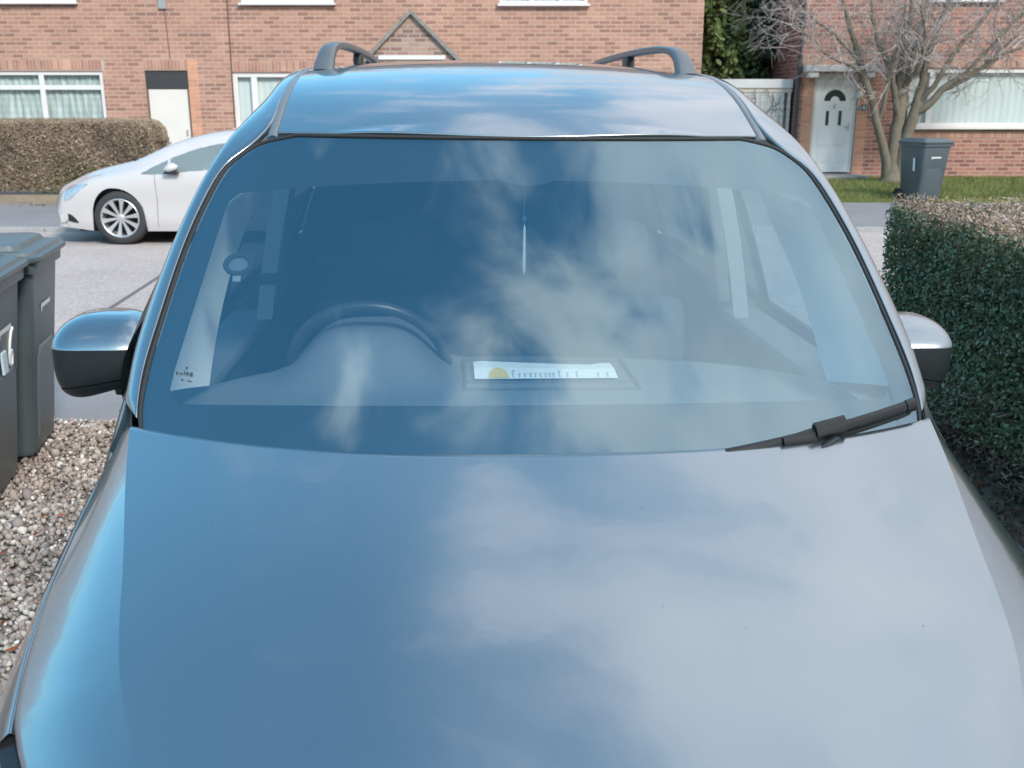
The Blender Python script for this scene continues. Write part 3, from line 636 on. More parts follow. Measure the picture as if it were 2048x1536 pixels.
# wiper resting low on the glass
wip = empty('windscreen_wiper', (.48, 1.60 - VY, 1.17)); wip.parent = van; wo = np.array([.48, 1.60 - VY, 1.17])
def wq(x, y0_, l): p = wsP(x, y0_, l); return np.array([p[0], p[1] - VY, p[2]]) - wo
a0, a1 = (.24, 1.478), (.690, 1.512)
line = lambda t: (a0[0] + (a1[0] - a0[0]) * t, a0[1] + (a1[1] - a0[1]) * t)
def wbox(nm, t0, t1, hw0, hw1, l0, l1, mt, sh=0, n=14):
    """strip along the blade; hw across the glass, l lift"""
    V = []; ax = np.array([a1[0] - a0[0], a1[1] - a0[1]]); ax /= np.linalg.norm(ax); pr = np.array([-ax[1], ax[0]])
    for i in range(n + 1):
        t = t0 + (t1 - t0) * i / n; c = line(t); hw = hw0 + (hw1 - hw0) * i / n
        row = []
        for (q, l) in ((-1, l0), (-1.0, l1 - .003), (-.7, l1), (.0, l1 + .002), (.7, l1), (1, l1 - .003), (1, l0)):
            row.append(wq(c[0] + pr[0] * (q * hw + sh), c[1] + pr[1] * (q * hw + sh), l))
        V.append(row)
    V = np.array(V); vv, ff = grid_vf(V); mb = MB(); mb.add(vv, ff); m7 = 7
    mb.f += [tuple(range(m7)), tuple((n) * m7 + k for k in range(m7))[::-1]]; mb.m += [0, 0]
    return mb.build(nm, mt, wip, 30)
WB = pbr('wiper_plastic', (.010, .013, .015), .45, spec=.35)
wbox('blade', .10, .93, .0070, .0082, .008, .020, WB); wbox('end_cap', .935, .985, .0088, .0088, .008, .021, WB)
wbox('rubber_lip', .10, .965, .003, .003, -.001, .008, RUBBER, -.006); wbox('arm_clip', .47, .61, .0115, .0115, .018, .031, WB); wbox('arm_clip', .33, .47, .0065, .0105, .012, .025, WB, -.003)
arm = MB(); arm.tube([tuple(wq(.49, 1.480, .020)), tuple(wq(.45, 1.466, .022)), tuple(wq(.39, 1.446, .006)), tuple(wq(.33, 1.42, -.012))], [.007, .008, .008, .008], 8, sq=(1.1, .7)); arm.build('arm', BLACK, wip, 40)
mb = MB(); c = wsP(-.035, 1.452, .002); mb.box((c[0] - .032, c[1] - VY - .012, c[2] - .006), (c[0] + .032, c[1] - VY + .008, c[2] + .0045), .003); mb.build('washer_nozzle', BLACK, van, 40)
# ---- interior
cab = van
X = np.linspace(-.70, .70, 90)[None, :]; t = np.linspace(0, 1, 40)[:, None]
yn = 1.47 + .40 * X ** 2; yf = 2.285 - .36 * X ** 2
Y = yn + (yf - yn) * t
Z = 1.128 + .006 * np.sin(np.pi * t) - .03 * (np.abs(X) / .7) ** 6
hump = np.exp(-((X + .335) / .145) ** 4) * np.exp(-((Y - 2.17) / .17) ** 4); Z = Z + .105 * hump
Z = np.where(t > .985, Z - .05, Z)
dash = vg('dashboard', np.stack([np.broadcast_to(X, Y.shape), Y, Z], -1), DASH, (), (0, 0, 1))[0]
face = np.stack([np.stack([X[0], yf[0] - .005 + .05 * k, Z[-1] * (1 - k) + .62 * k], -1) for k in np.linspace(0, 1, 6)], 0)
vg('dashboard_face', face, DASH, (), (0, 1, 0), parent=dash)
# storage tray in the middle of the dashboard
tr = MB(); zt = 1.1345
for (xa, xb, ya_, yb) in ((-.130, -.124, 1.955, 2.205), (.228, .234, 1.955, 2.205), (-.124, .228, 1.955, 1.961), (-.124, .228, 2.199, 2.205), (-.124, .228, 2.012, 2.016)):
    tr.box((xa, ya_ - VY, zt - .008), (xb, yb - VY, zt + .004), .001)
tr.build('storage_tray', pbr('tray_edge', (.055, .062, .07), .6), dash, 30)
mb = MB(); mb.box((-.022, 1.60 - VY, 1.128), (.03, 1.64 - VY, 1.150), .006); mb.build('sun_sensor', BLACK, dash, 40)
# steering wheel
stw = empty('steering_wheel', (-.332, 2.15 - VY, 1.130)); stw.parent = van; stw.rotation_euler = (R(-62 + 90 - 4), 0, 0)
ml = MB(); ml.tube([(.168 * math.cos(a), 0, .168 * math.sin(a)) for a in np.linspace(0, 2 * math.pi, 49)], .0125, 10, cap=False); ml.build('rim', pbr('steering_leather', (.03, .033, .036), .35), stw, 60)
ml = MB(); ml.lathe([(0, -.03), (.06, -.028), (.08, -.005), (.075, .02), (0, .03)], (0, 0, 0), 'y', 28)
ml.build('hub', BLACK, stw, 50)
for a in (0, math.pi, -math.pi / 2):
    ml = MB(); ml.tube([(.06 * math.cos(a), 0, .06 * math.sin(a)), (.165 * math.cos(a), 0, .165 * math.sin(a))], .016, 8, sq=(1, .5)); ml.build('spoke', BLACK, stw, 50)
# seats
for sx in (-.34, .36):
    st_ = empty('seat', (sx, 2.95 - VY, .30)); st_.parent = van
    for nm, a, b2, rx in (('cushion', (-.25, -.35, .05), (.25, .15, .22), 0), ('backrest', (-.24, .10, .2), (.24, .24, .80), -12), ('headrest', (-.13, .245, .84), (.13, .34, 1.03), 0)):
        ml = MB(); ml.box(a, b2, .045, rot=Matrix.Rotation(R(rx), 3, 'X')); ml.build(nm, FABRIC, st_, 80)
ml = MB(); ml.box((-.80, 4.70 - VY, .28), (.80, 4.74 - VY, 1.16)); ml.box((-.60, 4.701 - VY, 1.16), (.60, 4.741 - VY, 1.76)); ml.build('tailgate_lining', FABRIC, van)
for s_ in (1, -1):
    pp = [(.50, 1.05), (.84, 1.05), (.795, 1.20), (.72, 1.42), (.60, 1.69), (.50, 1.74)]; n_ = len(pp)
    mesh('pillar_lining', [(s_ * x, y - VY, z) for y in (4.66, 4.69) for x, z in pp], [tuple(range(n_)), tuple(range(n_, 2 * n_))[::-1]] + [(i, (i + 1) % n_, n_ + (i + 1) % n_, n_ + i) for i in range(n_)], FABRIC, van)
ml = MB(); ml.box((-.66, 3.75 - VY, .5), (.66, 3.9 - VY, 1.15), .05); ml.build('rear_bench', FABRIC, van, 80)
# pillar trims
Ti = [wsP(xin(y) + .004, y, -.012) for y in (1.56, 1.62, 1.70, 1.80, 1.88, 1.94)]; Ti = curve(Ti, 30)
To = curve([(.66, 2.06, 1.12), (.665, 2.14, 1.17), (.66, 2.25, 1.265), (.645, 2.36, 1.36), (.625, 2.43, 1.43), (.60, 2.46, 1.50)], 30)
w = np.linspace(0, 1, 10)[None, :, None]; q = Ti[:, None] * (1 - w) + To[:, None] * w; q[..., 0] += .012 * np.sin(np.pi * w[..., 0])
vg('pillar_trim', q, TRIM, (), (-1, 0, 1), both=True)
q = np.stack([np.stack([Oc[45:, 0] - .015 * (1 + 2 * k), Oc[45:, 1] + .01, Oc[45:, 2] - .02 - .05 * k], -1) for k in np.linspace(0, 1, 4)], 1)
vg('cantrail_trim', q, TRIM, (), (-1, 0, 0), both=True)
hu = np.linspace(-1, 1, 30)[None, :]; hv_ = np.linspace(2.20, 4.7, 40)[:, None]
vg('headliner', np.stack([hu * .58 + 0 * hv_, hv_ + .1 * hu ** 2 * 1.0, zd(np.maximum(hv_, 2.2)) - .035 - .03 * hu ** 2 + 0 * hu], -1), TRIM, (), (0, 0, -1))
for s_ in (1, -1):
    ml = MB(); ml.box((s_ * .79 - .015, 3.06 - VY, .28), (s_ * .79 + .015, 4.72 - VY, 1.10)); ml.build('side_lining', FABRIC, van)
    ml = MB(); ml.box((s_ * .655 - .02, 3.02 - VY, 1.10), (s_ * .655 + .02, 3.16 - VY, 1.60), .01, rot=Matrix.Rotation(R(-9 * s_), 3, 'Y')); ml.build('pillar_cover', pbr('grey_pillar_cover', (.12, .13, .14), .7), van, 40)
    ml = MB(); c = curve([(s_ * .590, 2.78, 1.52), (s_ * .612, 2.76, 1.42), (s_ * .636, 2.74, 1.29), (s_ * .66, 2.72, 1.12)], 20)
    q = np.stack([c + np.array([-.021, 0, 0]), c + np.array([.021, 0, 0])], 1); q[..., 1] -= VY
    V, F = grid_vf(q); bl = mesh('seat_belt', V, F, BELT, van, True)
    if s_ < 0: ml.box((s_ * .643 - .028, 2.725 - VY, 1.215), (s_ * .643 + .022, 2.75 - VY, 1.245), .004); ml.build('belt_buckle', BLACK, bl, 40)
    ml = MB(); ml.box((s_ * .74 - .03, 2.05 - VY, .35), (s_ * .74 + .03, 3.05 - VY, 1.05), .02); ml.build('door_card', DARKIN, fd[0 if s_ > 0 else 1], 40)
    ml = MB(); ml.box((s_ * .75 - .06, 2.05 - VY, 1.052), (s_ * .75 + .06, 3.05 - VY, 1.085), .012); ml.build('door_sill', DASH, fd[0 if s_ > 0 else 1], 40)
# mark etched in the glass corner
mk = MB()
for (dx, dy_, wd, hg) in ((-.016, 0, .004, .005), (-.009, .001, .006, .003), (-.001, .001, .003, .007), (.004, .001, .005, .006), (.011, .000, .006, .007), (-.004, -.009, .005, .003), (.008, -.009, .009, .002), (.001, .011, .004, .005)):
    p = [wsP(-.628 + dx + a * wd, 1.585 + dy_ + b_ * hg, .0012) for a, b_ in ((0, 0), (1, 0), (1, 1), (0, 1))]
    mk.add([(k[0], k[1] - VY, k[2]) for k in p], [(0, 1, 2, 3)])
mk.build('glass_mark', pbr('etched_mark', (.03, .06, .08), .6), wscreen)

def vw(p): return VM @ Vector((p[0], p[1] - VY, p[2]))
RV = VM.to_3x3().to_4x4()
def inVan(o, p): o.matrix_world = Matrix.Translation(vw(p)) @ RV; return o
# paper lying in the tray
def in_van_mesh(name, V, F, m, org, **k):
    o = mesh(name, [tuple(np.array(v_) - np.array(org)) for v_ in V], F, m, None, **k); return inVan(o, org)
org = (.04, 2.08, zt + .006)
xs = np.linspace(-.106, .196, 30); topy = np.interp(xs, [-.106, -.09, 0, .10, .15, .17, .196], [2.158, 2.166, 2.150, 2.132, 2.128, 2.140, 2.140])
V = [(x, 2.024, zt + .006) for x in xs] + [(x, (2.024 + y) / 2, zt + .012) for x, y in zip(xs, topy)] + [(x, y, zt + .008) for x, y in zip(xs, topy)]
F = [(i, i + 1, i + 31, i + 30) for i in range(29)] + [(i + 30, i + 31, i + 61, i + 60) for i in range(29)]
pap = in_van_mesh('paper_notice', V, F, PAPER, org, label='white paper notice with a yellow disc lying in the dashboard tray', cat='paper')
mb = MB(); cx_, r_ = -.055, .021
pv = [(cx_ + r_ * math.cos(a) - org[0], 2.026 + r_ * 3.0 * math.sin(a) * .95 - org[1], .0085 + .0 * a) for a in np.linspace(0, math.pi, 24)]
pv = [(a, b_, .0012 + .0065 * min(1, max(0, (b_ + org[1] - 2.024) / .055)) ) for a, b_, c_ in pv]
mb.add(pv, [tuple(range(24))]); mb.build('yellow_disc', YELLOW, pap)
for i, (x, hgt) in enumerate([(-.025, .9), (-.012, .5), (.0, .5), (.012, .55), (.022, .5), (.033, .5), (.044, .55), (.052, .5), (.06, .55), (.073, .8), (.09, .6), (.11, .7), (.155, .5), (.175, .6)]):
    mb = MB(); z1_ = .0015 + .0065 * .75 * hgt + .001
    mb.add([(x - org[0], 2.027 - org[1], .0022), (x - org[0] + .0016, 2.027 - org[1], .0022), (x - org[0] + .0016, 2.027 + .045 * hgt - org[1], z1_ + .0005), (x - org[0], 2.027 + .045 * hgt - org[1], z1_ + .0005)], [(0, 1, 2, 3)])
    mb.add([(x - org[0], 2.027 + .04 * hgt - org[1], z1_), (x - org[0] + .006, 2.027 + .04 * hgt - org[1], z1_), (x - org[0] + .006, 2.027 + .043 * hgt - org[1], z1_ + .0006), (x - org[0], 2.027 + .043 * hgt - org[1], z1_ + .0006)], [(0, 1, 2, 3)]); mb.build('printed_letter', INK, pap)
# hanging charm below the mirror
hc = empty('hanging_charm', (0, 0, 0), label='slim pale plastic tag hanging from the top middle of the windscreen', cat='charm'); inVan(hc, (-.006, 2.03, 1.448))
ml = MB(); ml.tube([(0, 0, .012), (0, 0, .005), (0, 0, -.02), (0, 0, -.045), (0, 0, -.08), (0, 0, -.088)], [.002, .0048, .0056, .0066, .0062, .002], 12, sq=(1, .5)); ml.build('tag', pbr('pale_plastic_tag', (.42, .45, .47), .4), hc, 60)
ml = MB(); ml.box((-.003, -.0045, -.055), (.003, -.0035, -.025), .0004); ml.build('print', INK, hc)
ml = MB(); ml.tube([(0, 0, .012), (.001, 0, .022), (-.001, 0, .03), (0, 0, .10)], .0007, 6); ml.tube([(.003 * math.cos(a), 0, .024 + .004 * math.sin(a)) for a in np.linspace(0, 6.3, 13)], .0012, 6, cap=False); ml.build('cord', pbr('thin_cord', (.10, .11, .12), .6), hc, 60)
# suction cup of a phone mount
sc = empty('phone_mount', (0, 0, 0), label='round suction cup phone mount stuck inside the left of the windscreen', cat='phone mount')
cpt = wsP(-.563, 1.815, -.012); inVan(sc, cpt); sc.matrix_world = sc.matrix_world @ Matrix.Rotation(R(-52), 4, 'X')
ml = MB(); ml.lathe([(.019, 0), (.0205, -.002), (.028, -.002), (.029, .0), (.028, .004), (.019, .004)], (0, 0, 0), 'y', 40); ml.build('suction_ring', RUBBER, sc, 50)
ml = MB(); ml.lathe([(.0, .003), (.019, .003), (.019, .012), (.0, .02)], (0, 0, 0), 'y', 30); ml.build('cup', pbr('grey_cup', (.10, .13, .16), .5), sc, 50)
ml = MB(); ml.box((-.008, .002, -.042), (.008, .006, -.026), .002); ml.build('pull_tab', pbr('tab', (.2, .22, .25), .6), sc, 50)

# ------------------------------------------------------------------ houses over the road
BR_L = brick_mat('salmon_brick', (.40, .225, .17), (.48, .285, .215), (.50, .36, .29), (.29, .165, .135), frac=.25)
BR_R = brick_mat('red_brick', (.345, .16, .125), (.41, .215, .165), (.45, .32, .27), (.22, .105, .09), frac=.3)
BR_P = brick_mat('grey_red_brick', (.36, .235, .19), (.44, .31, .25), (.42, .36, .31), (.22, .14, .12), frac=.3)
SOLD = island_mat('soldier_bricks', [(.44, .26, .19), (.38, .19, .145), (.50, .32, .24), (.33, .16, .125)], .9)
ORANGE = brick_mat('plain_orange_brick', (.58, .30, .20), (.63, .34, .23), (.56, .35, .26), (.50, .26, .18), frac=.2)
MORT = pbr('mortar', (.48, .42, .37), .9)
def wall_holes(name, x0, x1, z0, z1, y, holes, m, parent, depth=.11, thick=.28):
    xs = sorted({x0, x1, *[h[0] for h in holes], *[h[1] for h in holes]}); zs = sorted({z0, z1, *[h[2] for h in holes], *[h[3] for h in holes]})
    b = MB()
    for i in range(len(xs) - 1):
        for j in range(len(zs) - 1):
            cx, cz = (xs[i] + xs[i + 1]) / 2, (zs[j] + zs[j + 1]) / 2
            if any(h[0] < cx < h[1] and h[2] < cz < h[3] for h in holes): continue
            b.add([(xs[i], y, zs[j]), (xs[i + 1], y, zs[j]), (xs[i + 1], y, zs[j + 1]), (xs[i], y, zs[j + 1])], [(0, 1, 2, 3)])
    for h in holes:
        a0, a1, c0, c1 = h; d = y + depth + .06
        for q in ([(a0, y, c0), (a0, y, c1), (a0, d, c1), (a0, d, c0)], [(a1, y, c0), (a1, d, c0), (a1, d, c1), (a1, y, c1)], [(a0, y, c1), (a1, y, c1), (a1, d, c1), (a0, d, c1)], [(a0, y, c0), (a0, d, c0), (a1, d, c0), (a1, y, c0)]): b.add(q, [(0, 1, 2, 3)])
    yb = y + thick * 25
    b.add([(x0, y, z0), (x0, yb, z0), (x0, yb, z1), (x0, y, z1)], [(0, 1, 2, 3)]); b.add([(x1, y, z0), (x1, y, z1), (x1, yb, z1), (x1, yb, z0)], [(0, 1, 2, 3)])
    b.add([(x0, yb, z0), (x1, yb, z0), (x1, yb, z1), (x0, yb, z1)], [(0, 1, 2, 3)])
    me = bpy.data.meshes.new(name); me.from_pydata(b.v, [], b.f); me.update(); return link(name, me, m, parent)
CURT = None
def curtain_mat():
    m, t, o = mat('net_curtain'); L = t.links.new
    b = nd(t, 'ShaderNodeBsdfPrincipled', i_Roughness=.9); ge = nd(t, 'ShaderNodeNewGeometry')
    mp = nd(t, 'ShaderNodeMapping'); mp.inputs['Scale'].default_value = (9, 0, 1.2); L(ge.outputs['Position'], mp.inputs[0])
    n = nd(t, 'ShaderNodeTexNoise', i_Scale=1.5, i_Detail=3); L(mp.outputs[0], n.inputs['Vector'])
    sp = nd(t, 'ShaderNodeSeparateXYZ'); L(ge.outputs['Position'], sp.inputs[0])
    w = nd(t, 'ShaderNodeTexWave', i_Scale=2.2, i_Distortion=0.6, bands_direction='Z'); L(ge.outputs['Position'], w.inputs['Vector'])
    ad = nd(t, 'ShaderNodeMath', operation='MULTIPLY_ADD', i_1=.06); L(w.outputs['Fac'], ad.inputs[0]); L(n.outputs[0], ad.inputs[2])
    cr = nd(t, 'ShaderNodeValToRGB'); L(ad.outputs[0], cr.inputs[0]); e = cr.color_ramp.elements
    e[0].position = .40; e[0].color = (.40, .45, .43, 1); e[1].position = .78; e[1].color = (.72, .77, .74, 1)
    L(cr.outputs[0], b.inputs['Base Color']); L(b.outputs[0], o.inputs[0]); return m
CURT = curtain_mat(); BLIND = pbr('pale_blind', (.70, .74, .73), .8, var=.06, vs=2)
PANE = glass_mat('house_glass', (.85, .9, .9), 1.5, gl=(.9, .95, 1))
def window(parent, x0, x1, z0, z1, y, mull=(), trans=None, fill=None, fw=.07, split=None):
    """frame > pane, curtain; mull: fractions of vertical bars; trans: height of the horizontal bar"""
    b = MB(); d = .06
    b.box((x0, y, z0), (x0 + fw, y + d, z1), .006); b.box((x1 - fw, y, z0), (x1, y + d, z1), .006)
    b.box((x0 + fw, y + .002, z1 - fw), (x1 - fw, y + d, z1), .006); b.box((x0 + fw, y + .002, z0), (x1 - fw, y + d, z0 + fw), .006)
    for q in mull:
        xm = x0 + (x1 - x0) * q; b.box((xm - fw * .65, y + .004, z0 + fw), (xm + fw * .65, y + d - .003, z1 - fw), .005)
    if trans: b.box((x0 + fw, y + .007, trans - .05), (x1 - fw, y + d - .006, trans + .05), .005)
    w = b.build('window', WHITE, parent)
    mesh('pane', [(x0 + .02, y + .04, z0 + .02), (x1 - .02, y + .04, z0 + .02), (x1 - .02, y + .04, z1 - .02), (x0 + .02, y + .04, z1 - .02)], [(0, 1, 2, 3)], PANE, w)
    n = 140; xs = np.linspace(x0 + .03, x1 - .03, n); ys = y + .115 + (.004 if fill is BLIND else .012) * (np.sin(xs * 42) + .6 * np.sin(xs * 17))
    V = [(a, b_, z0 + .03) for a, b_ in zip(xs, ys)] + [(a, b_, z1 - .02) for a, b_ in zip(xs, ys)]
    mesh('curtain' if fill is not BLIND else 'blind', V, [(i, i + 1, n + i + 1, n + i) for i in range(n - 1)], fill or CURT, w, True)
    sb = MB(); sb.box((x0 - .04, y - .13, z0 - .045), (x1 + .04, y + .02, z0 - .002), .006); sb.build('sill', WHITE, w)
    return w
def soldier(parent, x0, x1, z0, y, h=.215):
    b = MB(); b.box((x0, y - .002, z0), (x1, y + .03, z0 + h), 0, m=1); x = x0 + .005
    while x + .065 < x1: b.box((x, y - .006, z0 + .005), (x + .065, y + .02, z0 + h - .006), .003); x += .075
    return b.build('soldier_course', [SOLD, MORT], parent)
HY = 23.0
def house(name, x0, x1, holes, m, **k):
    h = empty(name, ((x0 + x1) / 2, HY, 0), **k)
    return h
def kid(o, p): o.parent = p; o.matrix_parent_inverse = Matrix.Translation(p.location).inverted(); return o
def roof(parent, x0, x1, z):
    b = MB(); yb = HY + 7
    V = [(x0 - .3, HY - .4, z), (x1 + .3, HY - .4, z), (x1 + .3, yb + .4, z), (x0 - .3, yb + .4, z), (x0 - .3, HY + 3.5, z + 2.4), (x1 + .3, HY + 3.5, z + 2.4)]
    b.add(V, [(0, 1, 5, 4), (2, 3, 4, 5), (0, 4, 3), (1, 2, 5), (0, 3, 2, 1)]); return b.build('roof', pbr('roof_tiles', (.12, .09, .08), .9, bump=.5, bs=20), parent)
LH = empty('brick_house', (-5, HY, 0), label='long salmon brick house with gabled porch across the road on the left', cat='house')
lholes = [(-12.25, -8.95, 1.12, 2.31), (-8.03, -7.09, .12, 2.32), (-6.12, -4.2, 1.1, 2.28), (-11.0, -9.35, 3.72, 4.8), (-5.82, -3.82, 3.70, 4.8), (-.27, 1.63, 3.68, 4.8), (-.6, 1.9, 1.1, 2.28)]
parts = [wall_holes('wall', -20, 4.13, -.1, 5.4, HY, lholes, BR_L, None), roof(None, -20, 4.13, 5.4)]
parts += [window(None, -12.25, -8.95, 1.12, 2.31, HY + .03, (.25, .585,), 1.965, CURT, .085), window(None, -6.12, -4.2, 1.1, 2.28, HY + .03, (.24, .62), None, BLIND, .1),
          window(None, -11.0, -9.35, 3.72, 4.8, HY + .02, (.5,)), window(None, -5.82, -3.82, 3.70, 4.8, HY + .02, (.5,)), window(None, -.27, 1.63, 3.68, 4.8, HY + .02, (.36, .7), fill=CURT), window(None, -.6, 1.9, 1.1, 2.28, HY + .03, (.5,))]
parts += [soldier(None, -12.4, -8.9, 2.33, HY), soldier(None, -8.05, -7.07, 2.335, HY), soldier(None, -6.15, -4.15, 2.30, HY)]
# side door: dark board above a plain cream door
b = MB(); b.box((-8.0, HY + .05, .13), (-7.13, HY + .09, 1.93), .008); dr = b.build('door', pbr('cream_painted_door', (.70, .68, .64), .55, var=.08, vs=3), None)
mb = MB(); mb.box((-7.22, HY + .01, .95), (-7.19, HY + .05, 1.08), .008); mb.build('handle', ALLOY, dr)
parts.append(dr)
b = MB(); b.box((-8.03, HY + .03, 1.94), (-7.09, HY + .07, 2.32), .004); parts.append(b.build('door_header', pbr('dark_board', (.045, .047, .05), .5), None))
b = MB(); b.box((-8.03, HY + .02, .12), (-8.0, HY + .08, 1.94)); b.box((-7.13, HY + .02, .12), (-7.09, HY + .08, 1.94)); parts.append(b.build('door_frame', pbr('brown_frame', (.16, .11, .07), .7), None))
b = MB(); b.tube([(-6.13, HY - .012, .3), (-6.12, HY - .012, 2.3), (-6.10, HY - .012, 5.3)], .014, 6); parts.append(b.build('movement_joint', pbr('joint_brown', (.14, .09, .075), .9), None))
b = MB(); b.tube([(-7.44, HY - .01, 2.56), (-7.47, HY - .01, 3.5), (-7.5, HY - .01, 3.62)], .009, 6); parts.append(b.build('cable', pbr('cable_brown', (.17, .11, .09), .8), None))
b = MB(); b.box((-7.59, HY - .05, 3.58), (-7.42, HY - .001, 3.82), .01); parts.append(b.build('junction_box', pbr('grey_box', (.30, .32, .33), .6), None))
# pilasters beside the side door
b = MB(); b.box((-7.085, HY - .003, .1), (-6.86, HY + .02, 2.55)); parts.append(b.build('door_pier', ORANGE, None))
for p in parts: kid(p, LH)
# gabled porch (part of the left house)
py = 21.75
PO = empty('gable_porch', (-2.06, py, 0)); PO.parent = LH; PO.matrix_parent_inverse = Matrix.Translation(LH.location).inverted()
b = MB(); b.add([(-2.9, py, .0), (-1.22, py, .0), (-1.22, py, 2.60), (-2.06, py, 3.40), (-2.9, py, 2.60)], [(0, 1, 2, 3, 4)])
for x in (-2.9, -1.22): b.add([(x, py, 0), (x, HY, 0), (x, HY, 2.6), (x, py, 2.6)], [(0, 1, 2, 3)])
w_ = b.build('porch_wall', BR_P, None)
b = MB(); b.box((-2.75, py - .03, 2.50), (-1.37, py + .02, 2.585), .004); w2 = b.build('fascia', WHITE, None)
b = MB(); b.box((-2.5, py - .02, .05), (-1.62, py + .02, 2.1), .004); w3 = b.build('porch_door', WHITE, None)
b = MB()
for s_ in (1, -1):
    a = Vector((-2.06 + s_ * .0, 0, 3.47)); c = Vector((-2.06 + s_ * 1.02, 0, 2.50)); dn_ = Vector((-s_ * .035, 0, -.04)) * 1.1
    yy0, yy1 = py - .09, HY
    V = [a + Vector((0, yy0, 0)), c + Vector((0, yy0, 0)), c + dn_ + Vector((0, yy0, -.03)), a + Vector((0, yy0, -.085)), a + Vector((0, yy1, 0)), c + Vector((0, yy1, 0)), c + dn_ + Vector((0, yy1, -.03)), a + Vector((0, yy1, -.085))]
    b.add(V, [(0, 1, 2, 3), (7, 6, 5, 4), (0, 4, 5, 1), (3, 2, 6, 7), (1, 5, 6, 2)])
w4 = b.build('porch_roof', pbr('mossy_tiles', (.24, .235, .215), .95, var=.55, vs=14, bump=.8, bs=25), None)
for p in (w_, w2, w3, w4): p.parent = PO; p.matrix_parent_inverse = Matrix.Translation(PO.location).inverted()
# right house
RH = empty('brick_house', (11, HY, 0), label='red brick house with white arched-pane front door on the right', cat='house')
rholes = [(6.63, 7.60, .12, 2.26), (8.70, 11.7, 1.12, 2.36), (8.95, 10.5, 3.76, 4.9)]
parts = [wall_holes('wall', 6.30, 20, -.1, 5.4, HY, rholes, BR_R, None), roof(None, 6.30, 20, 5.4)]
parts += [window(None, 8.70, 11.7, 1.12, 2.36, HY + .02, (.17,), None, BLIND, .09), window(None, 8.95, 10.5, 3.76, 4.9, HY + .02, (.5,))]
parts += [soldier(None, 8.5, 12.2, 2.385, HY), soldier(None, 6.4, 7.95, 2.43, HY), soldier(None, 8.6, 12.2, .88, HY, .14)]
for xa, xb in ((6.385, 6.63), (7.60, 7.84)):
    b = MB(); b.box((xa, HY - .012, .05), (xb, HY + .05, 2.2), .002); parts.append(b.build('door_pier', ORANGE, None))
b = MB(); b.box((6.33, HY - .36, 2.29), (8.02, HY - .001, 2.425), .012); parts.append(b.build('canopy', pbr('weathered_white', (.62, .62, .60), .7, var=.25, vs=12), None))
b = MB(); b.box((6.40, HY - .32, 2.17), (6.62, HY - .002, 2.285), .008); parts.append(b.build('bracket', WHITE, None))
b = MB(); b.box((7.62, HY - .32, 2.17), (7.84, HY - .002, 2.285), .008); parts.append(b.build('bracket', WHITE, None))
b = MB(); b.box((6.63, HY + .03, .13), (6.69, HY + .08, 2.26), .004); b.box((7.54, HY + .03, .13), (7.60, HY + .08, 2.26), .004); b.box((6.69, HY + .032, 2.12), (7.54, HY + .08, 2.26), .004)
parts.append(b.build('door_frame', WHITE, None))
b = MB(); b.box((6.69, HY + .05, .14), (7.54, HY + .09, 2.12), .004)
for (xa, xb, za, zb_) in ((6.80, 7.08, .35, .62), (7.16, 7.43, .35, .62), (6.80, 7.08, .72, 1.05), (7.16, 7.43, .72, 1.05)): b.box((xa, HY + .044, za), (xb, HY + .056, zb_), .012)
dr = b.build('front_door', pbr('white_door_gloss', (.86, .85, .83), .35, var=.03), None); parts.append(dr)
dg = pbr('dark_green_glass', (.035, .05, .04), .2)
cx_, cz_ = 7.12, 1.68; vs_ = []
n = 20; Vv = [(cx_ + r * math.cos(a), HY + .046, cz_ + r * math.sin(a)) for r in (.24, .10) for a in np.linspace(0, math.pi, n)]
mesh('fan_light', Vv, [(i, i + 1, n + i + 1, n + i) for i in range(n - 1)], dg, dr)
for xm in (6.98, 7.26):
    b = MB(); b.box((xm - .034, HY + .042, 1.16), (xm + .034, HY + .049, 1.47), .003); b.build('side_light', dg, dr)
b = MB(); b.tube([(7.12, HY + .03, 1.62), (7.10, HY + .02, 1.57), (7.12, HY + .02, 1.52), (7.14, HY + .02, 1.57), (7.12, HY + .03, 1.62)], .012, 6); b.build('door_knocker', ALLOY, dr)
b = MB(); b.box((7.45, HY + .02, 1.05), (7.48, HY + .05, 1.22), .006); b.box((7.36, HY + .015, 1.12), (7.47, HY + .03, 1.14), .004); b.build('handle', ALLOY, dr)
b = MB(); b.box((7.56, HY - .06, 1.95), (7.66, HY + .02, 2.06), .01); b.lathe([(.0, -.05), (.06, -.03), (.075, .03), (.06, .09), (.0, .11)], (7.62, HY - .09, 1.78), 'z', 20); parts.append(b.build('door_lamp', WHITE, None, 40))
b = MB(); b.box((7.635, HY - .032, 1.48), (7.845, HY - .014, 1.60), .004); npl = b.build('number_plate', pbr('slate', (.10, .11, .15), .5), None); parts.append(npl)
cu = bpy.data.curves.new('number', 'FONT'); cu.body = '141'; cu.size = .135; cu.extrude = .002; cu.align_x = 'CENTER'; cu.space_character = 1.0
tmp = bpy.data.objects.new('tmp', cu); C.objects.link(tmp); bpy.context.view_layer.update()
me = bpy.data.meshes.new_from_object(tmp.evaluated_get(bpy.context.evaluated_depsgraph_get())); bpy.data.objects.remove(tmp)
me.materials.clear(); tx = link('number', me, WPAINT, npl); tx.rotation_euler = (R(90), 0, 0); tx.location = (7.74, HY - .035, 1.493)
b = MB(); b.tube([(6.26, HY - .07, -.05), (6.26, HY - .07, 5.2)], .042, 12)
for z in (.6, 2.4, 4.2): b.box((6.20, HY - .12, z), (6.32, HY - .002, z + .05), .004)
parts.append(b.build('downpipe', pbr('dark_pipe', (.035, .045, .055), .5), None, 40))
for p in parts: kid(p, RH)
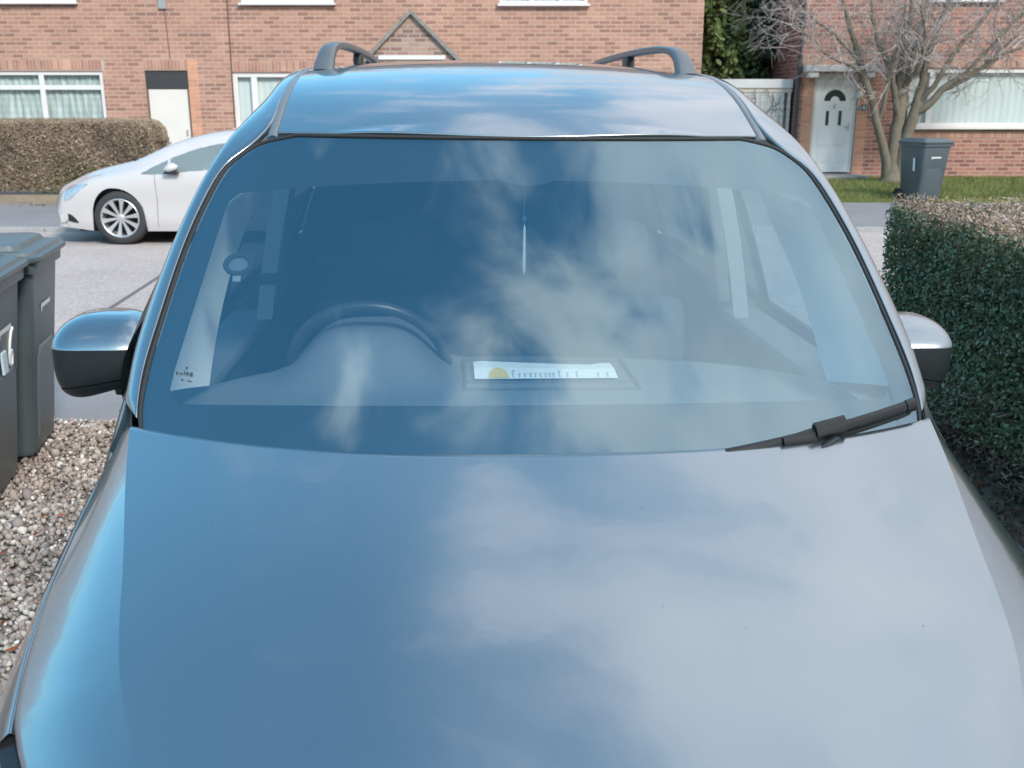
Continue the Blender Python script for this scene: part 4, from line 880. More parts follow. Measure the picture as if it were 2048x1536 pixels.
b = MB(); b.box((6.5, HY - .75, .0), (7.75, HY - .015, .11), .01); tag(b.build('doorstep', KERB), 'low concrete step below the white arched-pane front door', 'step')
# garage between the houses
GA = empty('garage', (5.2, 23.3, 0), label='white boarded garage front between the two brick houses', cat='garage')
gp = []
b = MB(); b.box((4.14, 23.3, 1.955), (6.24, 23.42, 2.145), .006); gp.append(b.build('fascia', WHITE, None))
b = MB(); b.box((4.14, 23.33, 1.86), (6.24, 23.40, 1.953), .004); gp.append(b.build('cream_beam', pbr('cream_paint', (.62, .58, .48), .7), None))
b = MB(); x = 4.16
while x < 6.0: b.box((x, 23.35, .0), (x + .088, 23.38, 1.858), .004); x += .092
gp.append(b.build('board_panel', WHITE, None))
b = MB(); b.box((6.03, 23.34, .0), (6.07, 23.39, 1.858)); b.box((6.15, 23.34, 0), (6.22, 23.39, 1.858)); gp.append(b.build('door_frame', WHITE, None))
b = MB(); b.box((4.14, 23.43, .0), (6.24, 24.4, 2.05)); gp.append(b.build('garage_body', BR_P, None))
for p in gp: kid(p, GA)
b = MB(); r2 = random.Random(3)
for k in range(16):
    x = r2.uniform(4.9, 6.1); z = r2.uniform(1.0, 2.0); pts = [(x, 23.28, z)]
    dx = r2.uniform(-.12, .12)
    for q in range(7): x += dx * .5 + r2.uniform(-.07, .07); z += r2.uniform(-.22, .06); pts.append((x, 23.28 + r2.uniform(-.02, .02), z))
    b.tube(pts, [.008] * 8, 4)
for x in np.arange(4.9, 6.2, .13): b.tube([(x, 23.3, .2), (x, 23.3, 1.85)], .003, 4)
for z in np.arange(.3, 1.9, .15): b.tube([(4.6, 23.3, z), (6.2, 23.3, z)], .003, 4)
tag(b.build('climbing_plant', pbr('vine', (.10, .09, .07), .9)), 'thin bare climbing stems on wire in front of the white garage boards', 'climbing plant')

# ------------------------------------------------------------------ plants
LV = np.array([(0, -.5, 0), (.26, -.12, .05), (.24, .2, .05), (0, .5, -.02), (-.24, .2, .05), (-.26, -.12, .05), (0, 0, -.03)]); LF = np.array([(0, 1, 2, 3), (0, 3, 4, 5)])
def leaf_cloud(name, T, size, m, parent=None, up=None, base=None, **k):
    n = len(T); A = rotm(n)
    A = A * (size * rng.uniform(.7, 1.3, n))[:, None, None]
    bv, bf = base if base else (LV[:6], LF)
    o = scatter(name, bv, bf, A, T, m, **k)
    if parent: kid(o, parent)
    return o
def box_shell(n, x0, x1, y0, y1, z0, z1, faces, depth, wob=.03):
    """points in a shell under the chosen faces of a box"""
    area = {'x0': (y1 - y0) * (z1 - z0), 'x1': (y1 - y0) * (z1 - z0), 'y0': (x1 - x0) * (z1 - z0), 'y1': (x1 - x0) * (z1 - z0), 'z1': (x1 - x0) * (y1 - y0)}
    tot = sum(area[f] for f in faces); out = []
    for f in faces:
        m_ = int(n * area[f] / tot); P = np.stack([rng.uniform(x0, x1, m_), rng.uniform(y0, y1, m_), rng.uniform(z0, z1, m_)], 1)
        d_ = depth * rng.random(m_) ** 1.8
        w_ = wob * (np.sin(P[:, 0] * 7 + P[:, 2] * 5) + np.sin(P[:, 1] * 6.3 + P[:, 2] * 8 + 1) + .6 * np.sin(P[:, 1] * 17 + P[:, 0] * 13))
        ax = 'xyz'.index(f[0]); lo, hi = ((x0, x1), (y0, y1), (z0, z1))[ax]
        P[:, ax] = (lo + d_ - w_) if f[1] == '0' else (hi - d_ + w_); out.append(P)
    return np.concatenate(out)
HG = empty('privet_hedge', (2.85, 4.2, 0), label='clipped dark green hedge with dry brown top beside the driveway', cat='hedge')
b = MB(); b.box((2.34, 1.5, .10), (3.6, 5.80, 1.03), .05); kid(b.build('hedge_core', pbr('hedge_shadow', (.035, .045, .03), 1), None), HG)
G1 = island_mat('privet_leaves', [(.085, .135, .07), (.14, .20, .105), (.11, .165, .085), (.19, .26, .145), (.09, .14, .08), (.26, .32, .19)], .42, spec=.5)
P = box_shell(110000, 2.2, 3.7, 1.6, 5.93, .14, 1.115, ('x0', 'y1', 'y0'), .16, .012); P = P[(P[:, 2] > .2) | (rng.random(len(P)) < .6)]
near = P[:, 2] > 1.09 + .03 * np.sin(P[:, 1] * 9); P = P[~near | (rng.random(len(P)) < .4)]
leaf_cloud('foliage', P, .024, G1, HG)
G2 = island_mat('dry_clippings', [(.34, .24, .19), (.46, .35, .29), (.26, .185, .145), (.55, .44, .38), (.16, .16, .08), (.40, .29, .235)], .8)
P = box_shell(60000, 2.2, 3.7, 1.6, 5.93, .92, 1.125, ('z1',), .08, .010)
tw = (np.array([(-.08, -.5, 0), (.08, -.5, 0), (.06, .5, .0), (-.06, .5, 0)]), np.array([(0, 1, 2, 3)]))
leaf_cloud('dry_top', P, .017, G2, HG)
P = box_shell(9000, 2.19, 3.72, 1.6, 5.95, .98, 1.16, ('z1', 'x0'), .10, .012); P = P[P[:, 2] > 1.0]
leaf_cloud('clipped_twigs', P, .032, G2, HG, base=tw)
P = box_shell(16000, 2.22, 3.6, 1.6, 5.9, .0, .40, ('x0',), .20); leaf_cloud('bare_stems', P, .045, island_mat('hedge_stems', [(.09, .075, .06), (.18, .15, .12), (.26, .21, .17), (.10, .13, .08)], .9), HG, base=tw)
n = 2500; P = np.stack([rng.uniform(2.0, 2.5, n), rng.uniform(1.6, 5.3, n), rng.uniform(-.02, .02, n)], 1)
scatter('hedge_litter', LV[:6], LF, rotm(n) * .03, P, island_mat('litter', [(.10, .06, .04), (.16, .09, .06), (.06, .045, .035), (.2, .14, .1)], .9), label='dead leaves on the soil under the dark green hedge', cat='leaves', kind='stuff')
# brown hedge over the road
H2 = empty('beech_hedge', (-10, 18.3, 0), label='brown winter hedge in front of the left house behind the white car', cat='hedge')
def rnd_end(P, x1, r=.35, zt=1.38):
    dx = np.clip((P[:, 0] - (x1 - r)) / r, 0, 1); P[:, 2] = np.minimum(P[:, 2], zt - r * (1 - np.sqrt(np.clip(1 - dx ** 2, 0, 1))) + rng.uniform(-.03, .03, len(P))); return P
b = MB(); b.box((-16, 18.08, .14), (-6.45, 18.75, 1.2), .15); kid(b.build('hedge_core', pbr('brown_core', (.20, .16, .12), 1), None), H2)
G3 = island_mat('brown_twigs', [(.33, .25, .19), (.38, .30, .23), (.27, .21, .155), (.42, .33, .26), (.29, .24, .155), (.22, .21, .12)], .9)
P = rnd_end(box_shell(150000, -12.5, -6.27, 17.92, 18.9, .16, 1.35, ('y0', 'z1', 'x1'), .2, .022), -6.27)
leaf_cloud('twigs', P, .042, G3, H2, base=tw)
P = rnd_end(box_shell(16000, -12.5, -6.27, 17.92, 18.9, .16, 1.32, ('y0', 'z1', 'x1'), .2, .02), -6.27); leaf_cloud('withered_leaves', P, .05, G3, H2)
P = box_shell(9000, -12.5, -6.3, 17.93, 18.9, .12, .75, ('y0',), .15, .02); P = P[(np.sin(P[:, 0] * 3.1) + P[:, 2] * -2.2 + .5 + rng.normal(0, .4, len(P))) > 0]
leaf_cloud('green_leaves', P, .05, island_mat('hedge_green', [(.10, .15, .04), (.07, .10, .03), (.16, .18, .06)], .8), H2)
b = MB(); b.box((-16, 17.86, -.06), (-6.3, 17.90, .10), .006)
for x in (-7.75, -9.6, -11.6): b.box((x, 17.80, -.08), (x + .09, 17.858, .12), .005)
tag(b.build('edging_board', pbr('weathered_wood', (.27, .22, .16), .9, var=.3)), 'low weathered timber edging board along the foot of the brown hedge', 'edging')
# evergreens behind the garage
def evergreen(x, y, h, r, cols, seed, lab, wid=1.0):
    t = empty('evergreen_tree', (x, y, 0), label=lab, cat='tree', group='evergreens behind the garage')
    g = np.random.default_rng(seed); n = 17000; z = h * (1 - g.random(n) ** 1.4 * .96); rr = r * np.clip(1.12 - (z / h) ** 2.2, .05, 1) ** .7
    a = g.uniform(0, 2 * math.pi, n); lob = 1 + .22 * np.sin(a * 5 + z * 2.3 + seed) + .16 * np.sin(a * 9 - z * 4.1); q = g.random(n) ** .45
    P = np.stack([rr * lob * q * np.cos(a) + x, rr * lob * q * np.sin(a) + y, z + .15 * np.sin(a * 7 + z * 5)], 1)
    P = P[(P[:, 0] < 6.24) & (P[:, 0] > 4.2) if y < 30 else P[:, 0] > -99]; gap = (np.sin(P[:, 0] * 4.1 + seed) * np.sin(P[:, 2] * 3.3 + seed * 2) * np.sin(P[:, 1] * 3.7)) > .32; P = P[~gap]
    leaf_cloud('crown', P, .16, island_mat('evergreen_leaves', cols, .6), t)
    b = MB(); b.tube([(x, y, 0), (x + .05, y, h * .5), (x, y, h * .92)], [.16, .11, .03], 10)
    for k in range(14):
        zz_ = h * (.15 + .05 * k); a_ = k * 2.4; b.tube([(x, y, zz_), (x + .5 * r * math.cos(a_), y + .5 * r * math.sin(a_), zz_ + .25), (x + .8 * r * math.cos(a_), y + .8 * r * math.sin(a_), zz_ + .3)], [.04, .025, .01], 5)
    kid(b.build('trunk', pbr('bark_dark', (.07, .055, .045), .95), None), t)
evergreen(4.95, 25.6, 5.0, 1.0, [(.08, .13, .05), (.13, .19, .065), (.18, .23, .08), (.05, .09, .04)], 3, 'yellowish green evergreen tree against the left brick house corner')
evergreen(5.85, 25.9, 4.55, 1.0, [(.04, .08, .055), (.06, .11, .07), (.09, .15, .085), (.03, .06, .045)], 8, 'dark green evergreen tree behind the black downpipe')
evergreen(7.0, 33.0, 4.8, 2.0, [(.05, .10, .08), (.07, .13, .09), (.10, .16, .11)], 13, 'hazy dark evergreen tree farthest back between the houses')
# bare tree on the lawn
BT = empty('bare_tree', (7.97, 21.5, .02), label='bare many-stemmed tree with tangled grey twigs on the lawn', cat='tree')
BARK = pbr('grey_bark', (.165, .145, .11), .95, var=.35, vs=9, bump=.6, bs=35)
TWIG = island_mat('grey_twigs', [(.38, .34, .32), (.27, .24, .22), (.58, .54, .52), (.33, .28, .26)], .9)
TY = 21.5; tb = MB(); lb = MB(); tr_ = random.Random(11)
stems = [
    ([(7.88, 0, .0), (7.80, -.05, .45), (7.60, -.1, 1.0), (7.42, -.12, 1.5), (7.24, -.05, 2.0), (7.08, .05, 2.5), (6.86, .1, 3.1), (6.65, .2, 3.8)], [.115, .095, .085, .08, .075, .06, .045, .02]),
    ([(7.97, .05, .0), (7.93, .0, .6), (7.97, 0, 1.1), (8.00, .0, 1.6), (7.98, .1, 2.2), (8.02, .1, 2.9), (8.12, .2, 3.9)], [.15, .13, .125, .12, .09, .06, .025]),
    ([(8.05, 0, .0), (8.13, -.05, .6), (8.19, -.08, 1.1), (8.27, -.1, 1.45), (8.38, -.05, 1.9), (8.46, 0, 2.5), (8.62, .05, 3.1), (8.9, .1, 3.9)], [.14, .125, .12, .11, .075, .06, .045, .02]),
    ([(8.27, -.1, 1.42), (8.50, -.2, 1.58), (8.70, -.25, 1.85), (9.0, -.3, 2.08), (9.4, -.3, 2.28), (9.75, -.3, 2.5), (10.3, -.25, 2.72)], [.085, .075, .065, .055, .045, .035, .02]),
    ([(7.99, 0, 1.30), (7.86, -.1, 1.6), (7.75, -.15, 2.0), (7.62, -.15, 2.35), (7.35, -.1, 2.9), (7.2, 0, 3.6)], [.075, .065, .06, .05, .035, .015]),
    ([(7.52, -.1, 1.15), (7.60, -.2, 1.7), (7.64, -.25, 2.3), (7.78, -.3, 2.9), (7.8, -.2, 3.6)], [.05, .045, .04, .03, .015]),
    ([(8.30, -.1, 1.6), (8.55, -.3, 2.0), (8.85, -.35, 2.6), (9.3, -.4, 3.2), (9.8, -.35, 3.9)], [.06, .05, .042, .03, .015]),
    ([(8.0, 0, 1.9), (8.15, -.3, 2.3), (8.2, -.4, 2.9), (8.0, -.5, 3.5)], [.05, .045, .035, .015]),
    ([(8.02, 0, .7), (8.1, .1, 1.3), (8.14, .15, 1.9), (8.22, .2, 2.6), (8.4, .2, 3.5)], [.08, .075, .06, .045, .02]),
    ([(7.2, 0, 2.1), (6.85, -.2, 2.35), (6.4, -.3, 2.5), (5.9, -.4, 2.9), (5.3, -.4, 3.2)], [.04, .032, .025, .018, .008]),
    ([(7.1, 0, 2.4), (6.5, .1, 3.0), (5.8, .15, 3.5), (5.2, .2, 4.0)], [.04, .03, .02, .01]),
    ([(9.0, -.3, 2.08), (9.5, -.5, 2.7), (9.9, -.6, 3.2), (10.6, -.6, 3.7)], [.04, .03, .022, .01]),
    ([(8.7, -.25, 1.85), (9.3, -.4, 2.2), (10.0, -.4, 2.9), (10.8, -.3, 3.5)], [.035, .028, .02, .01]),
]
spawn = []
for pts, rad in stems:
    P = curve([(p[0], p[1] + TY, p[2] + .02) for p in pts], 26); rr = np.interp(np.linspace(0, 1, 26), np.linspace(0, 1, len(rad)), rad)
    P = P + np.random.default_rng(len(spawn) + 1).normal(0, .008, P.shape)
    tb.tube([tuple(p) for p in P], [float(x) for x in rr], 9)
    for i in range(8, 26):
        if P[i, 2] > 1.75: spawn.append((P[i], P[i] - P[i - 1], rr[i]))
tb.tube([(7.96, TY, -.08), (7.97, TY, .12), (7.98, TY, .42)], [.30, .22, .12], 12)
kid(tb.build('trunk', BARK, None, 60), BT)
ntw = 0
def twig(p, d, r, L, depth):
    global ntw
    d = Vector(d).normalized(); p = Vector(p); pts = [p.copy()]; n = max(4, int(L / .09)); cv = Vector((tr_.gauss(0, 1), tr_.gauss(0, 1), tr_.gauss(0, 1))) * .18
    for i in range(n):
        cv = cv * .8 + Vector((tr_.gauss(0, 1), tr_.gauss(0, .8), tr_.gauss(0, 1))) * .13
        d = (d + cv * .75 + Vector((0, 0, .015))).normalized(); p = p + d * (L / n); pts.append(p.copy())
    lb.tube([tuple(q) for q in pts], [max(.0022, r * (1 - .75 * i / n)) for i in range(n + 1)], 4, cap=False); ntw += 1
    if depth > 0:
        for k in range(tr_.choice((2, 3, 3, 4))):
            i = tr_.randint(1, n); dd = (pts[i] - pts[i - 1]).normalized() + Vector((tr_.gauss(0, 1), tr_.gauss(0, .8), tr_.gauss(0, 1))) * .6
            twig(pts[i], dd, r * .6, L * tr_.uniform(.45, .8), depth - 1)
for (p, d_, r_) in spawn:
    for k in range(2 if tr_.random() < .6 else 1):
        dd = Vector(d_).normalized() * .6 + Vector((tr_.gauss(0, 1), tr_.gauss(0, .7), tr_.gauss(.15, .8))) * .8
        twig(p, dd, min(.013, r_ * .5), tr_.uniform(.35, 1.0), 2)
me = bpy.data.meshes.new('twigs'); me.from_pydata(lb.v, [], lb.f); me.update(); kid(link('twigs', me, TWIG, None, True), BT)

# ------------------------------------------------------------------ wheeled bins
def rrect(w, d_, r, z, n=6, cy=0):
    P = []
    for sx, sy, a0_ in ((1, 1, 0), (-1, 1, 90), (-1, -1, 180), (1, -1, 270)):
        for k in range(n + 1):
            a = R(a0_ + 90 * k / n); P.append((sx * (w / 2 - r) + r * math.cos(a), cy + sy * (d_ / 2 - r) + r * math.sin(a), z))
    return P
def loft(mb, secs, cap0=True, cap1=True):
    n = len(secs[0]); V = [p for s_ in secs for p in s_]; F = []
    for i in range(len(secs) - 1):
        for k in range(n): F.append((i * n + k, i * n + (k + 1) % n, (i + 1) * n + (k + 1) % n, (i + 1) * n + k))
    if cap0: F.append(tuple(range(n))[::-1])
    if cap1: F.append(tuple((len(secs) - 1) * n + k for k in range(n)))
    mb.add(V, F)
def make_bin(lab, loc, rz):
    t = empty('wheelie_bin', loc, rz, label=lab, cat='bin', group='dark grey wheelie bins')
    b = MB(); loft(b, [rrect(.44, .50, .05, .03, cy=.0), rrect(.46, .52, .05, .05, cy=0), rrect(.505, .585, .05, .52, cy=-.015), rrect(.51, .59, .05, .525, cy=-.016), rrect(.555, .655, .05, .93, cy=-.03)], True, False)
    loft(b, [rrect(.555, .655, .05, .93, cy=-.03), rrect(.60, .70, .06, .935, cy=-.03), rrect(.61, .71, .06, .985, cy=-.03)], False, True)
    body = b.build('body', BIN, t, 35)
    b = MB()                                                     # pressed panel on the front
    fr_ = lambda x, z: (x, float(np.interp(z, [.05, .525, .93], [-.26, -.311, -.3575])) + .002, z)
    zt_ = .56
    out = [(-.17, .10), (.17, .10), (.17, zt_ - .05), (.13, zt_), (-.13, zt_), (-.17, zt_ - .05)]; inn = [(x * .93, .12 + (z - .10) * .94) for x, z in out]
    V = [fr_(*p) for p in out] + [tuple(np.array(fr_(*p)) + np.array([0, -.010, 0])) for p in inn]; b.add(V, [(i, (i + 1) % 6, 6 + (i + 1) % 6, 6 + i) for i in range(6)] + [tuple(range(6, 12))]); b.build('front_panel', BIN, t, 30)
    b = MB(); loft(b, [rrect(.625, .735, .05, .988, cy=-.035), rrect(.630, .742, .05, .995, cy=-.036), rrect(.630, .742, .05, 1.012, cy=-.036), rrect(.60, .71, .05, 1.018, cy=-.03), rrect(.585, .69, .05, 1.032, cy=-.03), rrect(.52, .60, .05, 1.040, cy=-.02), rrect(.50, .57, .05, 1.062, cy=-.02), rrect(.46, .53, .05, 1.068, cy=-.02)], True, True)
    lid = b.build('lid', BIN, t, 30)
    b = MB(); b.box((.06, -.345, 1.0125), (.25, -.28, 1.030), .006); b.box((-.25, -.345, 1.0125), (-.06, -.28, 1.030), .006); b.build('grip', BLACK, lid, 40)
    b = MB(); b.tube([(-.26, .37, 1.0), (.26, .37, 1.0)], .016, 10); b.box((-.25, .31, .97), (-.21, .38, 1.01), .006); b.box((.21, .31, .97), (.25, .38, 1.01), .006); b.build('handle', BIN, t, 40)
    b = MB(); b.tube([(-.25, .25, .10), (.25, .25, .10)], .012, 8); b.build('axle', BLACK, t, 40)
    for s_ in (1, -1):
        b = MB(); b.lathe([(.0, -.022), (.06, -.02), (.09, -.026), (.10, -.02), (.10, .02), (.09, .026), (.06, .02), (.0, .022)], (s_ * .265, .255, .10), 'x', 28); b.build('wheel', RUBBER, t, 40)
    mk = MB()                                                    # council mark: a small disc with a bar
    f = lambda x, z: (x, float(np.interp(z, [.05, .525, .93], [-.26, -.311, -.3575])) - .003, z)
    mk.add([f(-.085 + .018 * math.cos(a), .745 + .016 * math.sin(a)) for a in np.linspace(0, 2 * math.pi, 13)[:-1]], [tuple(range(12))])
    mk.add([f(-.075, .738), f(.095, .738), f(.095, .760), f(-.075, .760)], [(0, 1, 2, 3)])
    mk.add([f(-.09, .72), f(-.078, .72), f(-.072, .740), f(-.092, .740)], [(0, 1, 2, 3)])
    mk.build('council_mark', WPAINT, t)
    return t
bA = make_bin('nearer dark grey wheelie bin on the gravel, with a white painted 6', (-2.535, 4.20, -.01), R(102))
bB = make_bin('dark grey wheelie bin on the gravel behind the one painted with a 6', (-2.635, 4.82, -.01), R(102))
bC = make_bin('dark grey wheelie bin on the lawn in front of the bare tree', (7.17, 17.95, .0), R(17))
f = lambda x, z: (x, float(np.interp(z, [.05, .525, .93], [-.26, -.311, -.3575])) - .002, z)
six = [(.035, .075), (.010, .06), (-.012, .02), (-.018, -.03), (-.015, -.075), (.005, -.095), (.025, -.085), (.030, -.05), (.018, -.025), (.0, -.025), (-.014, -.04)]
b = MB(); b.tube([f(.085 + x * .9, .66 + z * 1.0) for x, z in six], .0075, 6); b.build('painted_six', WPAINT, bA, 60)
b = MB(); b.box((-.07, -.334, .56), (.0, -.322, .66), .004); b.build('sticker', pbr('pale_blue_sticker', (.45, .58, .65), .6), bA)
b = MB(); V = [(-.27 - .0, -.16, .52), (-.273, -.11, .52), (-.286, -.11, .74), (-.286, -.16, .74)]
b.add([(x - .006, y, z) for x, y, z in V], [(0, 1, 2, 3)]); b.build('sticker', WPAINT, bC)

# ------------------------------------------------------------------ white car
CX, CY = -6.1, 12.98
car = empty('parked_car', (CX + 2.2, CY + .9, ROADZ), label='white three door hatchback parked by the kerb across the road', cat='car')
cz0 = cs([(0, .46), (.06, .605), (.2, .74), (.5, .87), (.98, .995), (1.30, 1.075), (1.6, 1.215), (1.94, 1.345), (2.35, 1.425), (2.8, 1.45), (3.3, 1.42), (3.8, 1.32), (4.1, 1.2), (4.3, 1.02), (4.42, .8)])
zsh = cs([(0, .42), (.06, .53), (.2, .64), (.5, .76), (1.0, .86), (1.45, .915), (2.3, .965), (3.2, 1.03), (3.8, 1.06), (4.1, 1.03), (4.3, .92), (4.42, .72)])
wsh = cs([(0, .80), (.3, .835), (.8, .865), (1.3, .875), (2.3, .875), (3.4, .86), (4.0, .83), (4.42, .74)])
wrf = cs([(0, .50), (.5, .56), (1.0, .62), (1.3, .66), (1.9, .59), (2.4, .575), (3.3, .56), (3.9, .56), (4.42, .5)])
def cwarp(P):
    P = np.array(P, float); x = P[..., 0]; q = np.clip(np.abs(P[..., 1]) / .9, 0, 1)
    P[..., 0] = x + .34 * q ** 2.3 * np.clip(1 - x / 1.0, 0, 1) ** 1.3 - .22 * q ** 2.3 * np.clip((x - 3.7) / .72, 0, 1) ** 1.3
    return P
def sec_up(x, n=30):
    a, z1_, z2, w, wr = float(wsh(x)), float(zsh(x)), float(cz0(x)), 0, float(wrf(x)); zr_ = z2 - .045 * np.clip((z2 - z1_) / .3, .3, 1.3)
    pts = [(a, z1_), (a - .035, z1_ + .035 * np.clip((z2 - z1_) / .2, .2, 1)), ((a * .45 + wr * .55), z1_ + (zr_ - z1_) * .55), (wr, zr_), (wr * .5, z2 - .010), (0, z2)]
    return curve(np.array(pts), n)
def sec_lo(x, n=26):
    a, z1_ = float(wsh(x)), float(zsh(x)); q = np.clip(z1_ / .9, .6, 1.1); k = min(1, x / .2 + .75)
    pts = [(a, z1_), (a + .018, z1_ - .08), (a + .030, .62 * q), (a + .022, .45 * q), (a + .02, .30), (a - .01, .17)]
    c = curve(np.array(pts), 200); az = 0
    zb_ = .17 + .06 * np.clip(1 - x / .7, 0, 1) + .05 * np.clip((x - 3.6) / .6, 0, 1)
    for xc_ in (1.02, 3.62):
        if abs(x - xc_) < .385: zb_ = max(zb_, .335 + math.sqrt(.385 ** 2 - (x - xc_) ** 2))
    i = np.argmax(c[:, 1] < zb_) if (c[:, 1] < zb_).any() else 199
    c = c[:max(i, 5)]; return curve(c[np.linspace(0, len(c) - 1, 50).astype(int)], n)
XS = np.unique(np.r_[np.linspace(0, .5, 22), np.linspace(.5, 4.42, 130)])
# warp moves arches at the nose: the front wheel sits at the warped place
U_ = cwarp(np.stack([np.stack([np.full(30, x), s2[:, 0], s2[:, 1]], -1) for x in XS for s2 in [sec_up(x)]]))
L_ = cwarp(np.stack([np.stack([np.full(26, x), s2[:, 0], s2[:, 1]], -1) for x in XS for s2 in [sec_lo(x)]]))
cb_ = MB()
def cpos(P, s_):
    """car space (nose at 0, half width) to space round the car's empty; s_=-1 is the side towards the viewer"""
    P = np.array(P, float); return np.stack([P[..., 0] - 2.2, s_ * P[..., 1], P[..., 2]], -1)
for s_ in (1, -1):
    for A in (U_, L_):
        V, F = grid_vf(cpos(A, s_)); cb_.add(V, F if s_ < 0 else [q[::-1] for q in F])
# close the nose and the tail
for i in (0, -1):
    ring_ = [cpos(p, 1) for p in L_[i][::-1]] + [cpos(p, 1) for p in U_[i]] + [cpos(p, -1) for p in U_[i][::-1]] + [cpos(p, -1) for p in L_[i]]
    cb_.add(ring_, [tuple(range(len(ring_)))])
cbod = cb_.build('body', CARW, car, 50)
def on_side(x, z, lift=.004):
    """point on the flank at unwarped station x and height z"""
    u_, l_ = sec_up(x, 120), sec_lo(x, 120); c = np.concatenate([l_[::-1], u_[1:]]); i = int(np.argmin(np.abs(c[:, 1] - z) + (np.arange(len(c)) > 205) * 9))
    return cwarp(np.array([x, c[i, 0], c[i, 1]])) + np.array([-lift * .3, lift, lift * .3])
def side_patch(name, top, bot, m, n=40, k=10, lift=.004, both=True, **kw):
    """top/bot: [(x, z)] curves over the same x range"""
    xs = np.linspace(top[0][0], top[-1][0], n); zt__ = cs(top)(xs); zb__ = cs(bot)(xs); out = []
    for x, a, b_ in zip(xs, zt__, zb__): out.append([on_side(x, b_ + (a - b_) * j / (k - 1), lift) for j in range(k)])
    res = []
    for s_ in ((-1, 1) if both else (-1,)):
        V, F = grid_vf(cpos(np.array(out), s_)); res.append(mesh(name, V, F, m, car, True, **kw))
    return res
CG = pbr('car_side_glass', (.17, .21, .215), .12, var=.3, vs=1.5, coat=.6)
side_patch('side_window', [(1.40, .905), (1.62, 1.02), (1.85, 1.12), (2.15, 1.215), (2.5, 1.275), (3.0, 1.29), (3.5, 1.22), (3.80, 1.10)], [(1.40, .895), (1.62, .895), (1.85, .915), (2.15, .94), (2.5, .965), (3.0, 1.005), (3.5, 1.05), (3.80, 1.09)], CG, 60, 12)
side_patch('window_divider', [(1.72, 1.065), (1.75, 1.08)], [(1.72, .90), (1.75, .903)], CARW, 3, 8, .006)
side_patch('window_divider', [(2.62, 1.285), (2.68, 1.285)], [(2.62, .97), (2.68, .975)], BLACK, 3, 8, .006)
HLM = pbr('headlight_glass', (.42, .50, .55), .12, metal=.4, var=.4, vs=12, coat=1)
side_patch('headlight', [(.13, .60), (.22, .70), (.38, .755), (.60, .775)], [(.13, .56), (.22, .57), (.38, .66), (.60, .765)], HLM, 24, 8)
side_patch('fog_light', [(.16, .395), (.25, .37), (.36, .285)], [(.16, .30), (.25, .285), (.36, .275)], BLACK, 12, 6)
q = []
for x in np.linspace(1.22, 1.96, 24):
    s2 = sec_up(x, 60); i0 = 42 if x > 1.3 else 46; c = s2[i0:]; c = curve(c, 14); q.append(np.stack([np.full(14, x), c[:, 0], c[:, 1] + .006], -1))
q = np.array(q); V1, F1 = grid_vf(cpos(np.concatenate([q, (q * np.array([1, -1, 1]))[:, ::-1][:, 1:]], 1), 1)); mesh('windscreen', V1, F1, CG, car, True)
b = MB(); b.box((-.98, -.62, 1.042), (-.86, .62, 1.062), .004); b.build('wiper_cowl', BLACK, car)
for x1_ in (1.53, 2.95):
    b = MB(); b.tube([tuple(cpos(on_side(x1_ + .10 * (1 - abs(z - .6) * 1.2) * (1 if x1_ < 2 else -1) * .5, z, -.0005), -1)) for z in np.linspace(.22, .90, 14)], .003, 6); b.build('door_seam', SEAM, car)
b = MB(); b.box((.42, -.912, .80), (.60, -.89, .83), .006); b.build('door_handle', CARW, car)
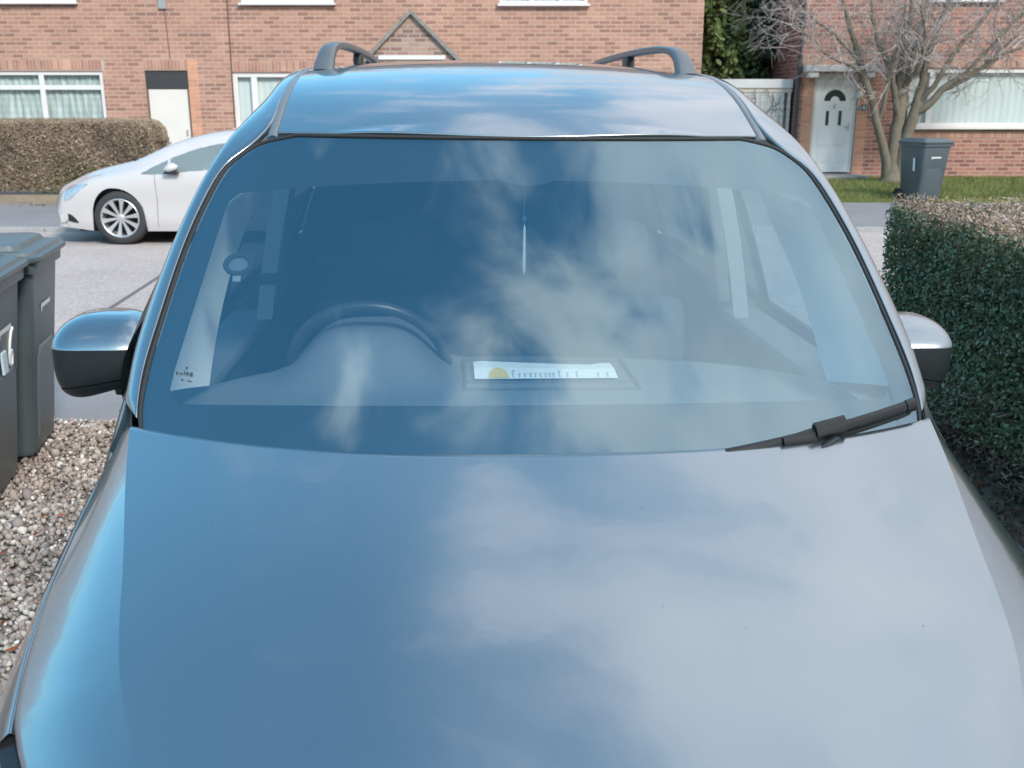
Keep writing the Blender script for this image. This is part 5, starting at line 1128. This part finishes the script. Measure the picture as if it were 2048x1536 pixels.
# dark wells behind the wheels
b = MB(); b.box((-1.72, -.72, .16), (1.9, .72, .40)); b.box((-1.55, -.68, .2), (-.70, .68, .56)); b.box((1.0, -.68, .2), (1.80, .68, .66)); b.build('underbody', DARKIN, car)
wx = [float(cwarp(np.array([1.02, .88, .3]))[0]) - 2.2 + .06, 3.62 - 2.2]
for x in wx:
    for s_ in (-1, 1):
        wh = empty('wheel', (x, s_ * .80, .342)); wh.scale = (1.052, 1, 1.052); wh.parent = car
        b = MB(); b.lathe([(.225, -.10), (.24, -.108), (.29, -.108), (.317, -.085), (.325, -.05), (.325, .05), (.317, .085), (.29, .108), (.24, .108), (.225, .10)], (0, 0, 0), 'y', 56); b.build('tyre', TYRE, wh, 50)
        b = MB(); b.lathe([(.238, .0), (.238, -.104), (.228, -.110), (.217, -.10), (.213, -.02), (.20, .05)], (0, 0, 0), 'y', 56)
        b.lathe([(0, -.088), (.03, -.088), (.045, -.08), (.05, -.05), (.05, .0)], (0, 0, 0), 'y', 28)
        for k in range(10):
            a = 2 * math.pi * k / 10 + .16; ca, sa = math.cos(a), math.sin(a); pts = []
            for r_, hw, yq in ((.035, .012, -.078), (.11, .016, -.084), (.18, .023, -.092), (.222, .034, -.100)):
                pts.append([(ca * r_ - sa * hw, yq, sa * r_ + ca * hw), (ca * r_ + sa * hw, yq, sa * r_ - ca * hw), (ca * r_ + sa * hw, yq + .03, sa * r_ - ca * hw), (ca * r_ - sa * hw, yq + .03, sa * r_ + ca * hw)])
            loft(b, pts)
        if s_ > 0: b.v = [(v_[0], -v_[1], v_[2]) for v_ in b.v]
        b.build('rim', ALLOY, wh, 35)
        b = MB(); b.lathe([(0, .02), (.235, .02)], (0, 0, 0), 'y', 40); b.build('brake_cover', DARKIN, wh)
for s_ in (-1, 1):
    m_ = empty('door_mirror', (1.80 - 2.2, s_ * .95, .965)); m_.parent = car
    b = MB(); secs = []
    for t in np.linspace(0, 1, 12):
        x = -.075 + .15 * t; h_ = .075 * math.sin(math.pi * min(1, .12 + t * .80)) ** .6; secs.append([(x + .02 * math.sin(a) , s_ * (.055 * math.cos(a)) * (h_ / .075) * 1.2, h_ * math.sin(a) * (1.0 if math.sin(a) > 0 else .55)) for a in np.linspace(0, 2 * math.pi, 25)[:-1]])
    loft(b, secs); b.build('mirror_cap', CARW, m_, 60)
    b = MB(); b.box((-.09, -.03, -.062), (.10, .03, -.038), .01); b.tube([(.02, 0, -.05), (.06, -s_ * .08, -.055)], .02, 8); b.build('mirror_base', BLACK, m_, 40)
